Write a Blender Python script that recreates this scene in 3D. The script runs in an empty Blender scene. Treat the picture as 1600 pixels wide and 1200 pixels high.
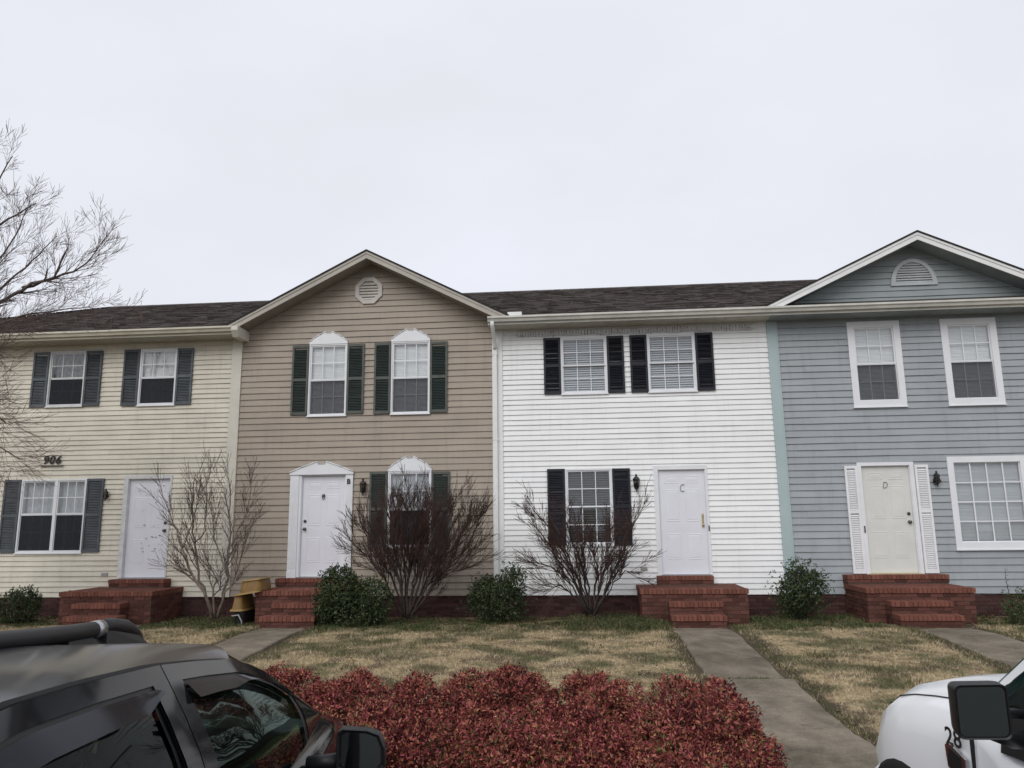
import bpy, math, random
import numpy as np
from mathutils import Matrix, Vector
S = bpy.context.scene
COL = S.collection
# ------------------------------------------------------------------ camera, sky, sun, exposure
cam_d = bpy.data.cameras.new("camera"); cam = bpy.data.objects.new("camera", cam_d); COL.objects.link(cam)
cam_d.sensor_width = 36.0; cam_d.lens = 36.0 * 1199.3 / 1600.0; cam_d.clip_start = 0.05; cam_d.clip_end = 1200
YAW, PIT, ROL = -0.088, 0.182, -0.012
CAM = Vector((0, -15.745, 1.372))
fw = Vector((math.sin(YAW) * math.cos(PIT), math.cos(YAW) * math.cos(PIT), math.sin(PIT)))
r0 = Vector((math.cos(YAW), -math.sin(YAW), 0)); u0 = r0.cross(fw)
rt = r0 * math.cos(ROL) + u0 * math.sin(ROL); up = u0 * math.cos(ROL) - r0 * math.sin(ROL)
M = Matrix(((rt.x, up.x, -fw.x, CAM.x), (rt.y, up.y, -fw.y, CAM.y), (rt.z, up.z, -fw.z, CAM.z), (0, 0, 0, 1)))
cam.matrix_world = M; S.camera = cam

SUN_EL, SUN_AZ = math.radians(38), math.radians(198)          # azimuth measured from +Y clockwise: behind the camera
W = bpy.data.worlds.new("World"); S.world = W; W.use_nodes = True
nt = W.node_tree; nt.nodes.clear(); N = nt.nodes.new; Lk = nt.links.new
out = N('ShaderNodeOutputWorld'); bg = N('ShaderNodeBackground'); Lk(bg.outputs[0], out.inputs[0])
sky = N('ShaderNodeTexSky'); sky.sky_type = 'NISHITA'; sky.sun_disc = False
sky.sun_elevation = SUN_EL; sky.sun_rotation = SUN_AZ; sky.dust_density = 4; sky.air_density = 1.5
tc = N('ShaderNodeTexCoord'); mp = N('ShaderNodeMapping'); mp.inputs['Scale'].default_value = (1.6, 1.6, 3.2)
Lk(tc.outputs['Generated'], mp.inputs[0])
nz = N('ShaderNodeTexNoise'); nz.inputs['Scale'].default_value = 1.3; nz.inputs['Detail'].default_value = 5; nz.inputs['Roughness'].default_value = .5
Lk(mp.outputs[0], nz.inputs[0])
cr = N('ShaderNodeValToRGB'); cr.color_ramp.elements[0].position = .3; cr.color_ramp.elements[1].position = .72
cr.color_ramp.elements[0].color = (7.5, 7.68, 8.2, 1); cr.color_ramp.elements[1].color = (8.3, 8.55, 9.4, 1)
Lk(nz.outputs[0], cr.inputs[0])
mx = N('ShaderNodeMix'); mx.data_type = 'RGBA'; mx.inputs[0].default_value = .97
Lk(sky.outputs[0], mx.inputs[6]); Lk(cr.outputs[0], mx.inputs[7])
Lk(mx.outputs[2], bg.inputs[0]); bg.inputs[1].default_value = 0.1
sd = bpy.data.lights.new("sun", 'SUN'); sd.energy = 1.3; sd.angle = math.radians(40); sd.color = (1.0, .98, .95)
so = bpy.data.objects.new("sun", sd); COL.objects.link(so)
sv = Vector((math.sin(SUN_AZ) * math.cos(SUN_EL), math.cos(SUN_AZ) * math.cos(SUN_EL), math.sin(SUN_EL)))
so.rotation_euler = (-sv).to_track_quat('-Z', 'Y').to_euler(); so.location = (0, -20, 20)
S.view_settings.view_transform = 'Standard'; S.view_settings.look = 'None'; S.view_settings.exposure = 0.08
S.view_settings.gamma = 1.0; S.view_settings.use_curve_mapping = False
S.render.engine = 'CYCLES'

# ------------------------------------------------------------------ materials
MATS = {}
def pmat(name, col, rough=.6, spec=.35, var=.0, vscale=3.0, vstretch=(1, 1, 1), var2=None, obj=0.0, island=0.0, streak=0.0, bump=0.0, bscale=60.0,
         coat=0.0, metal=0.0, ramp=None, sheen=0):
    """procedural principled material: base colour times soft noise, plus per-object / per-island value change"""
    m = bpy.data.materials.new(name); m.use_nodes = True; t = m.node_tree; b = t.nodes['Principled BSDF']
    n = t.nodes.new; l = t.links.new
    b.inputs['Roughness'].default_value = rough; b.inputs['Specular IOR Level'].default_value = spec
    b.inputs['Metallic'].default_value = metal; b.inputs['Coat Weight'].default_value = coat; b.inputs['Coat Roughness'].default_value = .12 if coat < .5 else .04
    tcn = n('ShaderNodeTexCoord'); mpn = n('ShaderNodeMapping'); mpn.inputs['Scale'].default_value = vstretch; l(tcn.outputs['Object'], mpn.inputs[0])
    base = n('ShaderNodeRGB'); base.outputs[0].default_value = (*col, 1); cur = base.outputs[0]
    if ramp:
        rp = n('ShaderNodeValToRGB'); e = rp.color_ramp.elements
        while len(e) > 1: e.remove(e[-1])
        e[0].position = ramp[0][0]; e[0].color = (*ramp[0][1], 1)
        for p, c in ramp[1:]:
            k = e.new(p); k.color = (*c, 1)
        g = n('ShaderNodeNewGeometry')
        if var2:
            nn = n('ShaderNodeTexNoise'); nn.inputs['Scale'].default_value = var2[0]; nn.inputs['Detail'].default_value = 3; l(mpn.outputs[0], nn.inputs[0])
            a = n('ShaderNodeMath'); a.operation = 'MULTIPLY_ADD'; l(nn.outputs[0], a.inputs[0]); a.inputs[1].default_value = var2[1]; a.inputs[2].default_value = -var2[1] * .5
            c = n('ShaderNodeMath'); c.operation = 'ADD'; l(a.outputs[0], c.inputs[0]); l(g.outputs['Random Per Island'], c.inputs[1]); l(c.outputs[0], rp.inputs[0])
        else: l(g.outputs['Random Per Island'], rp.inputs[0])
        cur = rp.outputs[0]
    def scale(cur, src, lo, hi, a0=0.0, a1=1.0):
        mr = n('ShaderNodeMapRange'); l(src, mr.inputs[0]); mr.inputs[1].default_value = a0; mr.inputs[2].default_value = a1; mr.inputs[3].default_value = lo; mr.inputs[4].default_value = hi
        h = n('ShaderNodeVectorMath'); h.operation = 'SCALE'; l(cur, h.inputs[0]); l(mr.outputs[0], h.inputs[3]); return h.outputs[0]
    if var:
        nn = n('ShaderNodeTexNoise'); nn.inputs['Scale'].default_value = vscale; nn.inputs['Detail'].default_value = 6; nn.inputs['Roughness'].default_value = .65
        l(mpn.outputs[0], nn.inputs[0]); mr = nn.outputs[0]; cur = scale(cur, mr, 1 - var, 1 + var, .28, .72)
    if streak:
        g2 = n('ShaderNodeNewGeometry'); m2 = n('ShaderNodeMapping'); m2.inputs['Scale'].default_value = (5.5, 1, .45); l(g2.outputs['Position'], m2.inputs[0])
        n2 = n('ShaderNodeTexNoise'); n2.inputs['Scale'].default_value = 1.6; n2.inputs['Detail'].default_value = 7; n2.inputs['Roughness'].default_value = .7; l(m2.outputs[0], n2.inputs[0]); cur = scale(cur, n2.outputs[0], 1.0, 1 - streak, .52, .72)
    if obj:
        oi = n('ShaderNodeObjectInfo'); cur = scale(cur, oi.outputs['Random'], 1 - obj, 1 + obj)
    if island:
        g = n('ShaderNodeNewGeometry'); cur = scale(cur, g.outputs['Random Per Island'], 1 - island, 1 + island)
    l(cur, b.inputs['Base Color'])
    if bump:
        nb = n('ShaderNodeTexNoise'); nb.inputs['Scale'].default_value = bscale; nb.inputs['Detail'].default_value = 4; l(tcn.outputs['Object'], nb.inputs[0])
        bp = n('ShaderNodeBump'); bp.inputs['Strength'].default_value = bump; bp.inputs['Distance'].default_value = .01; l(nb.outputs[0], bp.inputs['Height']); l(bp.outputs[0], b.inputs['Normal'])
    MATS[name] = m; return m
def glass_mat(name, tint, ior=1.55, rough=.01, gl=(1, 1, 1)):
    m = bpy.data.materials.new(name); m.use_nodes = True; t = m.node_tree; t.nodes.clear(); n = t.nodes.new; l = t.links.new
    o = n('ShaderNodeOutputMaterial'); tr = n('ShaderNodeBsdfTransparent'); tr.inputs[0].default_value = (*tint, 1)
    g = n('ShaderNodeBsdfGlossy'); g.inputs['Roughness'].default_value = rough; g.inputs[0].default_value = (*gl, 1)
    f0 = ((ior - 1) / (ior + 1)) ** 2; lw = n('ShaderNodeLayerWeight'); lw.inputs[0].default_value = .5; x = n('ShaderNodeMixShader')
    pw = n('ShaderNodeMath'); pw.operation = 'POWER'; l(lw.outputs['Facing'], pw.inputs[0]); pw.inputs[1].default_value = 5
    f = n('ShaderNodeMath'); f.operation = 'MULTIPLY_ADD'; l(pw.outputs[0], f.inputs[0]); f.inputs[1].default_value = 1 - f0; f.inputs[2].default_value = f0
    l(f.outputs[0], x.inputs[0]); l(tr.outputs[0], x.inputs[1]); l(g.outputs[0], x.inputs[2]); l(x.outputs[0], o.inputs[0]); MATS[name] = m; return m
def screen_mat(name, col, cover):
    m = bpy.data.materials.new(name); m.use_nodes = True; t = m.node_tree; t.nodes.clear(); n = t.nodes.new; l = t.links.new
    o = n('ShaderNodeOutputMaterial'); tr = n('ShaderNodeBsdfTransparent'); d = n('ShaderNodeBsdfDiffuse'); d.inputs[0].default_value = (*col, 1)
    x = n('ShaderNodeMixShader'); x.inputs[0].default_value = cover; l(tr.outputs[0], x.inputs[1]); l(d.outputs[0], x.inputs[2]); l(x.outputs[0], o.inputs[0]); MATS[name] = m; return m

VST = (.5, .5, 2.2)
cream = pmat('cream_vinyl', (.63, .59, .495), .55, var=.14, vscale=1.1, vstretch=(1, 1, 1.8), obj=.03, streak=.16)
tan = pmat('tan_vinyl', (.335, .285, .232), .55, var=.11, vscale=1.1, vstretch=(1, 1, 1.8), obj=.035, streak=.16)
white = pmat('white_vinyl', (.80, .805, .80), .5, var=.05, vscale=1.3, obj=.012, streak=.10)
blue = pmat('blue_grey_vinyl', (.325, .350, .366), .55, var=.12, vscale=1.0, vstretch=(1, 1, 1.6), obj=.03, streak=.16)
trim_cream = pmat('cream_trim', (.60, .575, .50), .5, var=.08)
trim_tan = pmat('taupe_trim', (.40, .37, .32), .5, var=.12)
trim_white = pmat('white_trim', (.76, .76, .75), .45, var=.06, vscale=4)
trim_green = pmat('sea_green_trim', (.38, .462, .465), .5, var=.08, vscale=1.2)
gut_white = pmat('gutter_aluminium', (.56, .55, .50), .4, var=.22, vscale=5, vstretch=(.4, 1, 1))
gut_cream = pmat('cream_gutter', (.55, .52, .42), .4, var=.22, vscale=5, vstretch=(.4, 1, 1))
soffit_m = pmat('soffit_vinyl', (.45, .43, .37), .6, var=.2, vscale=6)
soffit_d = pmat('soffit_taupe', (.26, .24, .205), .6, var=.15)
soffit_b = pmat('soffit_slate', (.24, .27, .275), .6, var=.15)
door_w = pmat('white_door_paint', (.72, .725, .77), .4, var=.04, vscale=2)
door_c = pmat('ivory_door_paint', (.65, .652, .615), .4, var=.07, vscale=2)
frame_w = pmat('window_vinyl', (.74, .75, .77), .4, var=.05)
frame_old = pmat('aged_frame', (.62, .62, .62), .5, var=.15, vscale=8)
sh_slate = pmat('slate_shutter', (.085, .095, .105), .6, var=.3, vscale=6, obj=.30)
sh_green = pmat('green_shutter_frame', (.085, .092, .080), .6, var=.25, vscale=8)
sh_louv = pmat('green_shutter_louvre', (.028, .040, .036), .55, var=.25, vscale=8)
sh_black = pmat('black_shutter', (.012, .013, .02), .5, var=.2, vscale=6)
sh_white = pmat('white_shutter', (.76, .76, .77), .5, var=.06)
interior = pmat('interior_dark', (.03, .031, .035), .8)
room = pmat('house_wall_inner', (.35, .33, .30), .8)
blind_w = pmat('blind_white', (.84, .845, .85), .5, island=.03)
blind_g = pmat('blind_grey', (.50, .52, .55), .5, island=.05)
blind_d = pmat('blind_dim', (.085, .09, .098), .5, island=.1)
curtain = pmat('curtain_cloth', (.44, .45, .47), .8, var=.3, vscale=9, vstretch=(2.5, 1, .8))
glass = glass_mat('window_glass', (.95, .96, .96), 1.58)
screen = screen_mat('insect_screen', (.085, .088, .10), .34)
screen_dk = screen_mat('insect_screen_dark', (.040, .043, .050), .64)
brickm = pmat('red_brick', (.112, .047, .037), .85, .15, var=.28, vscale=9, obj=.34, bump=.5, bscale=90)
brickcap = pmat('red_brick_pale', (.182, .074, .054), .85, .15, var=.32, vscale=7, obj=.20, bump=.5, bscale=90)  # paler red for the cap, landing and tread bricks
brickdk = pmat('brown_brick', (.068, .034, .032), .85, .15, var=.3, vscale=14, obj=.35, bump=.4, bscale=90)
mortar = pmat('mortar', (.105, .075, .066), .9, .1, var=.25, vscale=20)
shingle = pmat('asphalt_shingle', (.075, .062, .056), .9, .15, ramp=[(0, (.042, .036, .034)), (.3, (.062, .053, .050)), (.7, (.078, .067, .061)), (1, (.104, .089, .080))], var2=(.7, .3), var=.3, vscale=25)
shdk = pmat('shingle_edge', (.035, .032, .032), .9, .15)
def concrete_material():
    m = pmat('concrete', (.20, .170, .130), .88, .15, var=.22, vscale=34, obj=.10, bump=.35, bscale=80); t = m.node_tree; b = t.nodes['Principled BSDF']; n = t.nodes.new; l = t.links.new
    src = b.inputs['Base Color'].links[0].from_socket; g = n('ShaderNodeNewGeometry')
    for sc, lo, hi, p0, p1, det in ((1.1, .66, 1.14, .36, .62, 8), (4.5, .80, 1.10, .38, .62, 6), (2.1, 1.0, .52, .60, .72, 7)):
        k = n('ShaderNodeTexNoise'); k.inputs['Scale'].default_value = sc; k.inputs['Detail'].default_value = det; k.inputs['Roughness'].default_value = .68; l(g.outputs['Position'], k.inputs[0])
        r = n('ShaderNodeMapRange'); r.inputs[1].default_value = p0; r.inputs[2].default_value = p1; r.inputs[3].default_value = lo; r.inputs[4].default_value = hi; l(k.outputs[0], r.inputs[0])
        h = n('ShaderNodeVectorMath'); h.operation = 'SCALE'; l(src, h.inputs[0]); l(r.outputs[0], h.inputs[3]); src = h.outputs[0]
    l(src, b.inputs['Base Color']); return m
concrete = concrete_material()
asphalt = pmat('asphalt', (.055, .055, .055), .9, .2, var=.25, vscale=30, bump=.5, bscale=120)
black = pmat('black_metal', (.012, .012, .013), .4, .5)
brass = pmat('brass', (.52, .42, .24), .42, .5, metal=1)
letter_m = pmat('letter_grey', (.20, .19, .18), .5)
nickel = pmat('dark_nickel', (.12, .11, .10), .35, .5, metal=.7)
grey_p = pmat('grey_plastic', (.32, .31, .29), .6)
lantern_g = glass_mat('lantern_glass', (.55, .55, .5), 1.5)
numb = pmat('number_black', (.02, .018, .018), .5)
bark = pmat('grey_bark', (.12, .098, .088), .9, .1, var=.35, vscale=25)
bark_pale = pmat('pale_bark', (.195, .155, .130), .9, .1, var=.35, vscale=14)
bark_dark = pmat('dark_bark', (.055, .043, .040), .9, .1, var=.35, vscale=25)
twig_t = pmat('tree_twig', (.135, .095, .088), .9, .1)
twig_p = pmat('pale_twig', (.135, .105, .092), .9, .1)
twig_r = pmat('red_brown_twig', (.072, .044, .039), .9, .1, var=.3, vscale=3)
everg = pmat('evergreen_leaf', (.05, .07, .04), .5, .2, ramp=[(0, (.014, .022, .011)), (.4, (.034, .050, .022)), (.8, (.062, .088, .036)), (1, (.115, .14, .06))], var2=(3, .6))
everg2 = pmat('light_evergreen_leaf', (.05, .07, .04), .5, .2, ramp=[(0, (.028, .045, .018)), (.5, (.055, .085, .032)), (1, (.11, .14, .055))], var2=(3, .6))
nandina = pmat('red_nandina_leaf', (.2, .03, .04), .6, .12, ramp=[(0, (.045, .016, .016)), (.16, (.10, .024, .025)), (.32, (.185, .040, .040)), (.48, (.27, .066, .058)), (.62, (.35, .125, .080)),
               (.72, (.36, .165, .090)), (.82, (.32, .062, .095)), (.91, (.41, .125, .125)), (.97, (.42, .18, .11)), (.99, (.46, .27, .10)), (1, (.12, .12, .05))], var2=(2.6, 1.5))
stem_m = pmat('nandina_stem', (.05, .03, .025), .9)
car_p = pmat('dark_metallic_paint', (.007, .0075, .010), .09, .36, coat=.0, metal=.0)
car_b = pmat('black_trim', (.010, .010, .011), .45, .4)
rub = pmat('rubber', (.014, .014, .014), .85, .2)
truck_p = pmat('white_truck_paint', (.80, .81, .82), .25, .5, coat=.6)
chrome = pmat('chrome', (.6, .6, .6), .15, .5, metal=1)
alloy = pmat('alloy', (.45, .45, .46), .3, .5, metal=.9)
auto_g = glass_mat('tinted_glass_green', (.12, .20, .18), 1.55, .01, (.58, .74, .70))
auto_dk = glass_mat('tinted_glass_dark', (.12, .14, .14), 1.45, .01, (.38, .42, .42))
visor_m = glass_mat('smoked_visor', (.10, .10, .11), 1.5, .14, (.62, .62, .68))
mirror_g = pmat('mirror_glass', (.26, .29, .29), .03, .5, metal=1)
lens_r = pmat('red_lens', (.3, .01, .01), .15, .5); lens_c = pmat('clear_lens', (.6, .6, .6), .1, .5)
cabin = pmat('cabin_cloth', (.035, .035, .037), .9); cabin2 = pmat('cabin_plastic', (.022, .022, .024), .6)
yellow = pmat('mustard_plastic', (.20, .115, .034), .5, var=.2, vscale=6); yell_l = pmat('mustard_rim', (.28, .175, .060), .5, var=.15, vscale=6)
lights_m = pmat('white_wire', (.60, .60, .60), .5); clip_m = pmat('grey_clip', (.22, .20, .19), .6)
soil = pmat('ground_soil', (.1, .09, .05), .9)

def ground_material():
    m = bpy.data.materials.new('dormant_lawn'); m.use_nodes = True; t = m.node_tree; b = t.nodes['Principled BSDF']; n = t.nodes.new; l = t.links.new
    b.inputs['Roughness'].default_value = .95; b.inputs['Specular IOR Level'].default_value = .1
    g = n('ShaderNodeNewGeometry')
    def noise(sc, st=(1, 1, 1), det=4):
        mpn = n('ShaderNodeMapping'); mpn.inputs['Scale'].default_value = st; l(g.outputs['Position'], mpn.inputs[0])
        k = n('ShaderNodeTexNoise'); k.inputs['Scale'].default_value = sc; k.inputs['Detail'].default_value = det; l(mpn.outputs[0], k.inputs[0]); return k.outputs[0]
    def ramp(src, pts):
        r = n('ShaderNodeValToRGB'); e = r.color_ramp.elements
        e[0].position, e[0].color = pts[0][0], (*pts[0][1], 1); e[1].position, e[1].color = pts[-1][0], (*pts[-1][1], 1)
        for p, c in pts[1:-1]: k = e.new(p); k.color = (*c, 1)
        l(src, r.inputs[0]); return r.outputs[0]
    tanc = ramp(noise(14, (1, 1, 1), 6), [(.3, (.16, .12, .070)), (.5, (.31, .24, .145)), (.72, (.46, .37, .235))])
    grn = ramp(noise(16, (1, 1, 1), 5), [(.3, (.060, .060, .030)), (.7, (.125, .125, .062))])
    mk = ramp(noise(1.5, (1, 1.3, 1), 9), [(.46, (0, 0, 0)), (.60, (1, 1, 1))])
    x = n('ShaderNodeMix'); x.data_type = 'RGBA'; l(mk, x.inputs[0]); l(tanc, x.inputs[6]); l(grn, x.inputs[7])
    brn = ramp(noise(2.6, (1, 1, 1), 4), [(.50, (0, 0, 0)), (.64, (.9, .9, .9))])
    y = n('ShaderNodeMix'); y.data_type = 'RGBA'; l(brn, y.inputs[0]); l(x.outputs[2], y.inputs[6]); y.inputs[7].default_value = (.085, .062, .042, 1)
    src = y.outputs[2]; sp = n('ShaderNodeSeparateXYZ'); l(g.outputs['Position'], sp.inputs[0]); wob = noise(3.2, (1, 1, 1), 6)
    for ex_, wd_ in ((2.53, .20), (1.43, .12), (6.48, .16), (5.34, .14), (-4.86, .12), (-5.88, .14)):     # bare soil along the path edges
        d1 = n('ShaderNodeMath'); d1.operation = 'SUBTRACT'; l(sp.outputs[0], d1.inputs[0]); d1.inputs[1].default_value = ex_; d2 = n('ShaderNodeMath'); d2.operation = 'ABSOLUTE'; l(d1.outputs[0], d2.inputs[0])
        d3 = n('ShaderNodeMath'); d3.operation = 'MULTIPLY_ADD'; l(wob, d3.inputs[0]); d3.inputs[1].default_value = -.5; l(d2.outputs[0], d3.inputs[2])
        mr = n('ShaderNodeMapRange'); l(d3.outputs[0], mr.inputs[0]); mr.inputs[1].default_value = wd_ - .27; mr.inputs[2].default_value = wd_ - .18; mr.inputs[3].default_value = .92; mr.inputs[4].default_value = 0
        z_ = n('ShaderNodeMix'); z_.data_type = 'RGBA'; l(mr.outputs[0], z_.inputs[0]); l(src, z_.inputs[6]); z_.inputs[7].default_value = (.072, .056, .040, 1); src = z_.outputs[2]
    l(src, b.inputs['Base Color']); return m
def blade_material(name, tanpts, grnpts, lo=.46, hi=.585):
    m = bpy.data.materials.new(name); m.use_nodes = True; t = m.node_tree; b = t.nodes['Principled BSDF']; n = t.nodes.new; l = t.links.new
    b.inputs['Roughness'].default_value = .8; b.inputs['Specular IOR Level'].default_value = .15
    g = n('ShaderNodeNewGeometry')
    def ramp(src, pts):
        r = n('ShaderNodeValToRGB'); e = r.color_ramp.elements
        e[0].position, e[0].color = pts[0][0], (*pts[0][1], 1); e[1].position, e[1].color = pts[-1][0], (*pts[-1][1], 1)
        for p, c in pts[1:-1]: k = e.new(p); k.color = (*c, 1)
        l(src, r.inputs[0]); return r.outputs[0]
    mpn = n('ShaderNodeMapping'); mpn.inputs['Scale'].default_value = (1, 1.3, 1); l(g.outputs['Position'], mpn.inputs[0])
    k = n('ShaderNodeTexNoise'); k.inputs['Scale'].default_value = 1.5; k.inputs['Detail'].default_value = 9; k.inputs['Roughness'].default_value = .68; l(mpn.outputs[0], k.inputs[0])
    mk = ramp(k.outputs[0], [(lo, (0, 0, 0)), (hi, (1, 1, 1))])
    x = n('ShaderNodeMix'); x.data_type = 'RGBA'; l(mk, x.inputs[0]); l(ramp(g.outputs['Random Per Island'], tanpts), x.inputs[6]); l(ramp(g.outputs['Random Per Island'], grnpts), x.inputs[7])
    l(x.outputs[2], b.inputs['Base Color']); return m
litter_m = pmat('dead_leaf', (.1, .06, .04), .9, .1, ramp=[(0, (.05, .03, .02)), (.5, (.105, .062, .038)), (1, (.19, .125, .075))])
lawn_m = ground_material()
TANP = [(0, (.21, .155, .090)), (.35, (.42, .33, .20)), (.75, (.59, .485, .315)), (1, (.70, .61, .43))]
GRNP = [(0, (.06, .060, .028)), (.45, (.115, .115, .055)), (.7, (.19, .165, .09)), (1, (.36, .30, .19))]
blade_m = blade_material('grass_blade', TANP, GRNP)
weed_m = blade_material('weed_blade', [(0, (.05, .050, .022)), (.40, (.090, .095, .040)), (.7, (.16, .145, .075)), (1, (.32, .26, .16))], [(0, (.045, .055, .02)), (.55, (.075, .100, .034)), (.85, (.14, .15, .06)), (1, (.27, .23, .13))])

# ------------------------------------------------------------------ mesh helpers
class MB:
    def __init__(s): s.v = []; s.f = []; s.mi = []; s.smooth = set()
    def add(s, vs, fs, mi=0, smooth=False):
        o = len(s.v); s.v.extend([tuple(p) for p in vs])
        for f in fs:
            if smooth: s.smooth.add(len(s.f))
            s.f.append(tuple(i + o for i in f)); s.mi.append(mi)
        return s
    def box(s, x0, x1, y0, y1, z0, z1, mi=0):
        return s.add([(x0, y0, z0), (x1, y0, z0), (x1, y1, z0), (x0, y1, z0), (x0, y0, z1), (x1, y0, z1), (x1, y1, z1), (x0, y1, z1)],
                     [(0, 3, 2, 1), (4, 5, 6, 7), (0, 1, 5, 4), (1, 2, 6, 5), (2, 3, 7, 6), (3, 0, 4, 7)], mi)
    def prism(s, poly, a0, a1, axis='y', mi=0):
        """poly in the plane across `axis`, extruded a0..a1"""
        n = len(poly)
        def P(p, a): return (p[0], a, p[1]) if axis == 'y' else ((a, p[0], p[1]) if axis == 'x' else (p[0], p[1], a))
        vs = [P(p, a0) for p in poly] + [P(p, a1) for p in poly]
        fs = [tuple(range(n))[::-1], tuple(range(n, 2 * n))] + [(i, (i + 1) % n, n + (i + 1) % n, n + i) for i in range(n)]
        return s.add(vs, fs, mi)
    def quad(s, a, b, c, d, mi=0): return s.add([a, b, c, d], [(0, 1, 2, 3)], mi)
    def tube(s, pts, rad, n=6, mi=0, cap=True, smooth=True):
        pts = [Vector(p) for p in pts]; k = len(pts)
        if not hasattr(rad, '__len__'): rad = [rad] * k
        vs = []; ref = Vector((.31, .17, .93))
        for i, p in enumerate(pts):
            d = (pts[min(i + 1, k - 1)] - pts[max(i - 1, 0)])
            d = d.normalized() if d.length > 1e-9 else Vector((0, 0, 1))
            a = d.cross(ref); a = a.normalized() if a.length > 1e-4 else d.cross(Vector((1, 0, 0))).normalized(); b = d.cross(a)
            for j in range(n):
                t = 2 * math.pi * j / n; q = p + a * (rad[i] * math.cos(t)) + b * (rad[i] * math.sin(t)); vs.append((q.x, q.y, q.z))
        fs = [(i * n + j, i * n + (j + 1) % n, (i + 1) * n + (j + 1) % n, (i + 1) * n + j) for i in range(k - 1) for j in range(n)]
        if cap: fs += [tuple(range(n))[::-1], tuple(range((k - 1) * n, k * n))]
        return s.add(vs, fs, mi, smooth)
    def lathe(s, prof, c, axis='z', n=12, mi=0, smooth=True):
        vs = []
        for r, h in prof:
            for j in range(n):
                t = 2 * math.pi * j / n; a, b = r * math.cos(t), r * math.sin(t)
                vs.append({'z': (c[0] + a, c[1] + b, c[2] + h), 'x': (c[0] + h, c[1] + a, c[2] + b), 'y': (c[0] + a, c[1] + h, c[2] + b)}[axis])
        k = len(prof); fs = [(i * n + j, i * n + (j + 1) % n, (i + 1) * n + (j + 1) % n, (i + 1) * n + j) for i in range(k - 1) for j in range(n)]
        fs += [tuple(range(n)), tuple(range((k - 1) * n, k * n))]
        return s.add(vs, fs, mi, smooth)
    def grid(s, rows, mi=0, smooth=True, closed=False):
        """rows: list of equal-length point lists"""
        k, n = len(rows), len(rows[0]); vs = [p for r in rows for p in r]
        m = n if closed else n - 1
        return s.add(vs, [(i * n + j, i * n + (j + 1) % n, (i + 1) * n + (j + 1) % n, (i + 1) * n + j) for i in range(k - 1) for j in range(m)], mi, smooth)
def wloc(o):
    p = Vector((0, 0, 0))
    while o: p = p + o.location; o = o.parent
    return p
def build(name, mb, mats, parent=None, kind=None, label=None, local=False):
    """one mesh object; coordinates are world ones unless local"""
    me = bpy.data.meshes.new(name); off = Vector((0, 0, 0)) if (local or not parent) else wloc(parent)
    me.from_pydata([(x - off.x, y - off.y, z - off.z) for x, y, z in mb.v], [], mb.f)
    for m in (mats if isinstance(mats, (list, tuple)) else [mats]): me.materials.append(m)
    if any(mb.mi): me.polygons.foreach_set('material_index', mb.mi)
    if mb.smooth: me.polygons.foreach_set('use_smooth', [i in mb.smooth for i in range(len(mb.f))])
    me.update(); o = bpy.data.objects.new(name, me); COL.objects.link(o)
    if parent: o.parent = parent
    if kind: o['kind'] = kind
    if label: o['label'] = label
    return o
def npmesh(name, V, F, mat, parent=None, kind=None):
    """numpy mesh: V (n,3), F (m,k) with equal k"""
    me = bpy.data.meshes.new(name); k = F.shape[1]; off = np.array(wloc(parent)) if parent else np.zeros(3)
    me.vertices.add(len(V)); me.vertices.foreach_set('co', (V - off).astype(np.float32).ravel())
    me.loops.add(F.size); me.loops.foreach_set('vertex_index', F.astype(np.int32).ravel())
    me.polygons.add(len(F)); me.polygons.foreach_set('loop_start', np.arange(0, F.size, k, dtype=np.int32))
    me.materials.append(mat); me.update(calc_edges=True); me.validate()
    o = bpy.data.objects.new(name, me); COL.objects.link(o)
    if parent: o.parent = parent
    if kind: o['kind'] = kind
    return o
def thing(name, label, cat, loc, rz=0, group=None):
    o = bpy.data.objects.new(name, None); o.empty_display_size = .2; COL.objects.link(o); o.location = loc; o.rotation_euler = (0, 0, rz)
    o['label'] = label; o['category'] = cat
    if group: o['group'] = group
    return o
def tag(o, label, cat, group=None):
    o['label'] = label; o['category'] = cat
    if group: o['group'] = group
    return o
def structure(o): o['kind'] = 'structure'; return o
# one shared unit brick (slightly chamfered), stretched per object
def unit_brick(mat):
    c = .06; mb = MB(); v = []
    for z in (-.5, .5):
        for (x, y) in ((-.5 + c * .3, -.5), (.5 - c * .3, -.5), (.5, -.5 + c), (.5, .5), (-.5, .5), (-.5, -.5 + c)): v.append((x, y, z))
    mb.add(v, [(5, 4, 3, 2, 1, 0), (6, 7, 8, 9, 10, 11)] + [(i, (i + 1) % 6, 6 + (i + 1) % 6, 6 + i) for i in range(6)])
    me = bpy.data.meshes.new('brick'); me.from_pydata(mb.v, [], mb.f); me.materials.append(mat); me.update(); return me
BR = {'red': unit_brick(brickm), 'cap': unit_brick(brickcap), 'dark': unit_brick(brickdk)}
RB = random.Random(5)
def brick(parent, kind, c, size, rz=0):
    o = bpy.data.objects.new('brick', BR[kind]); COL.objects.link(o); o.parent = parent
    o.location = Vector(c) - wloc(parent); o.scale = size; o.rotation_euler = (0, 0, rz + RB.gauss(0, .006)); return o
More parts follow.
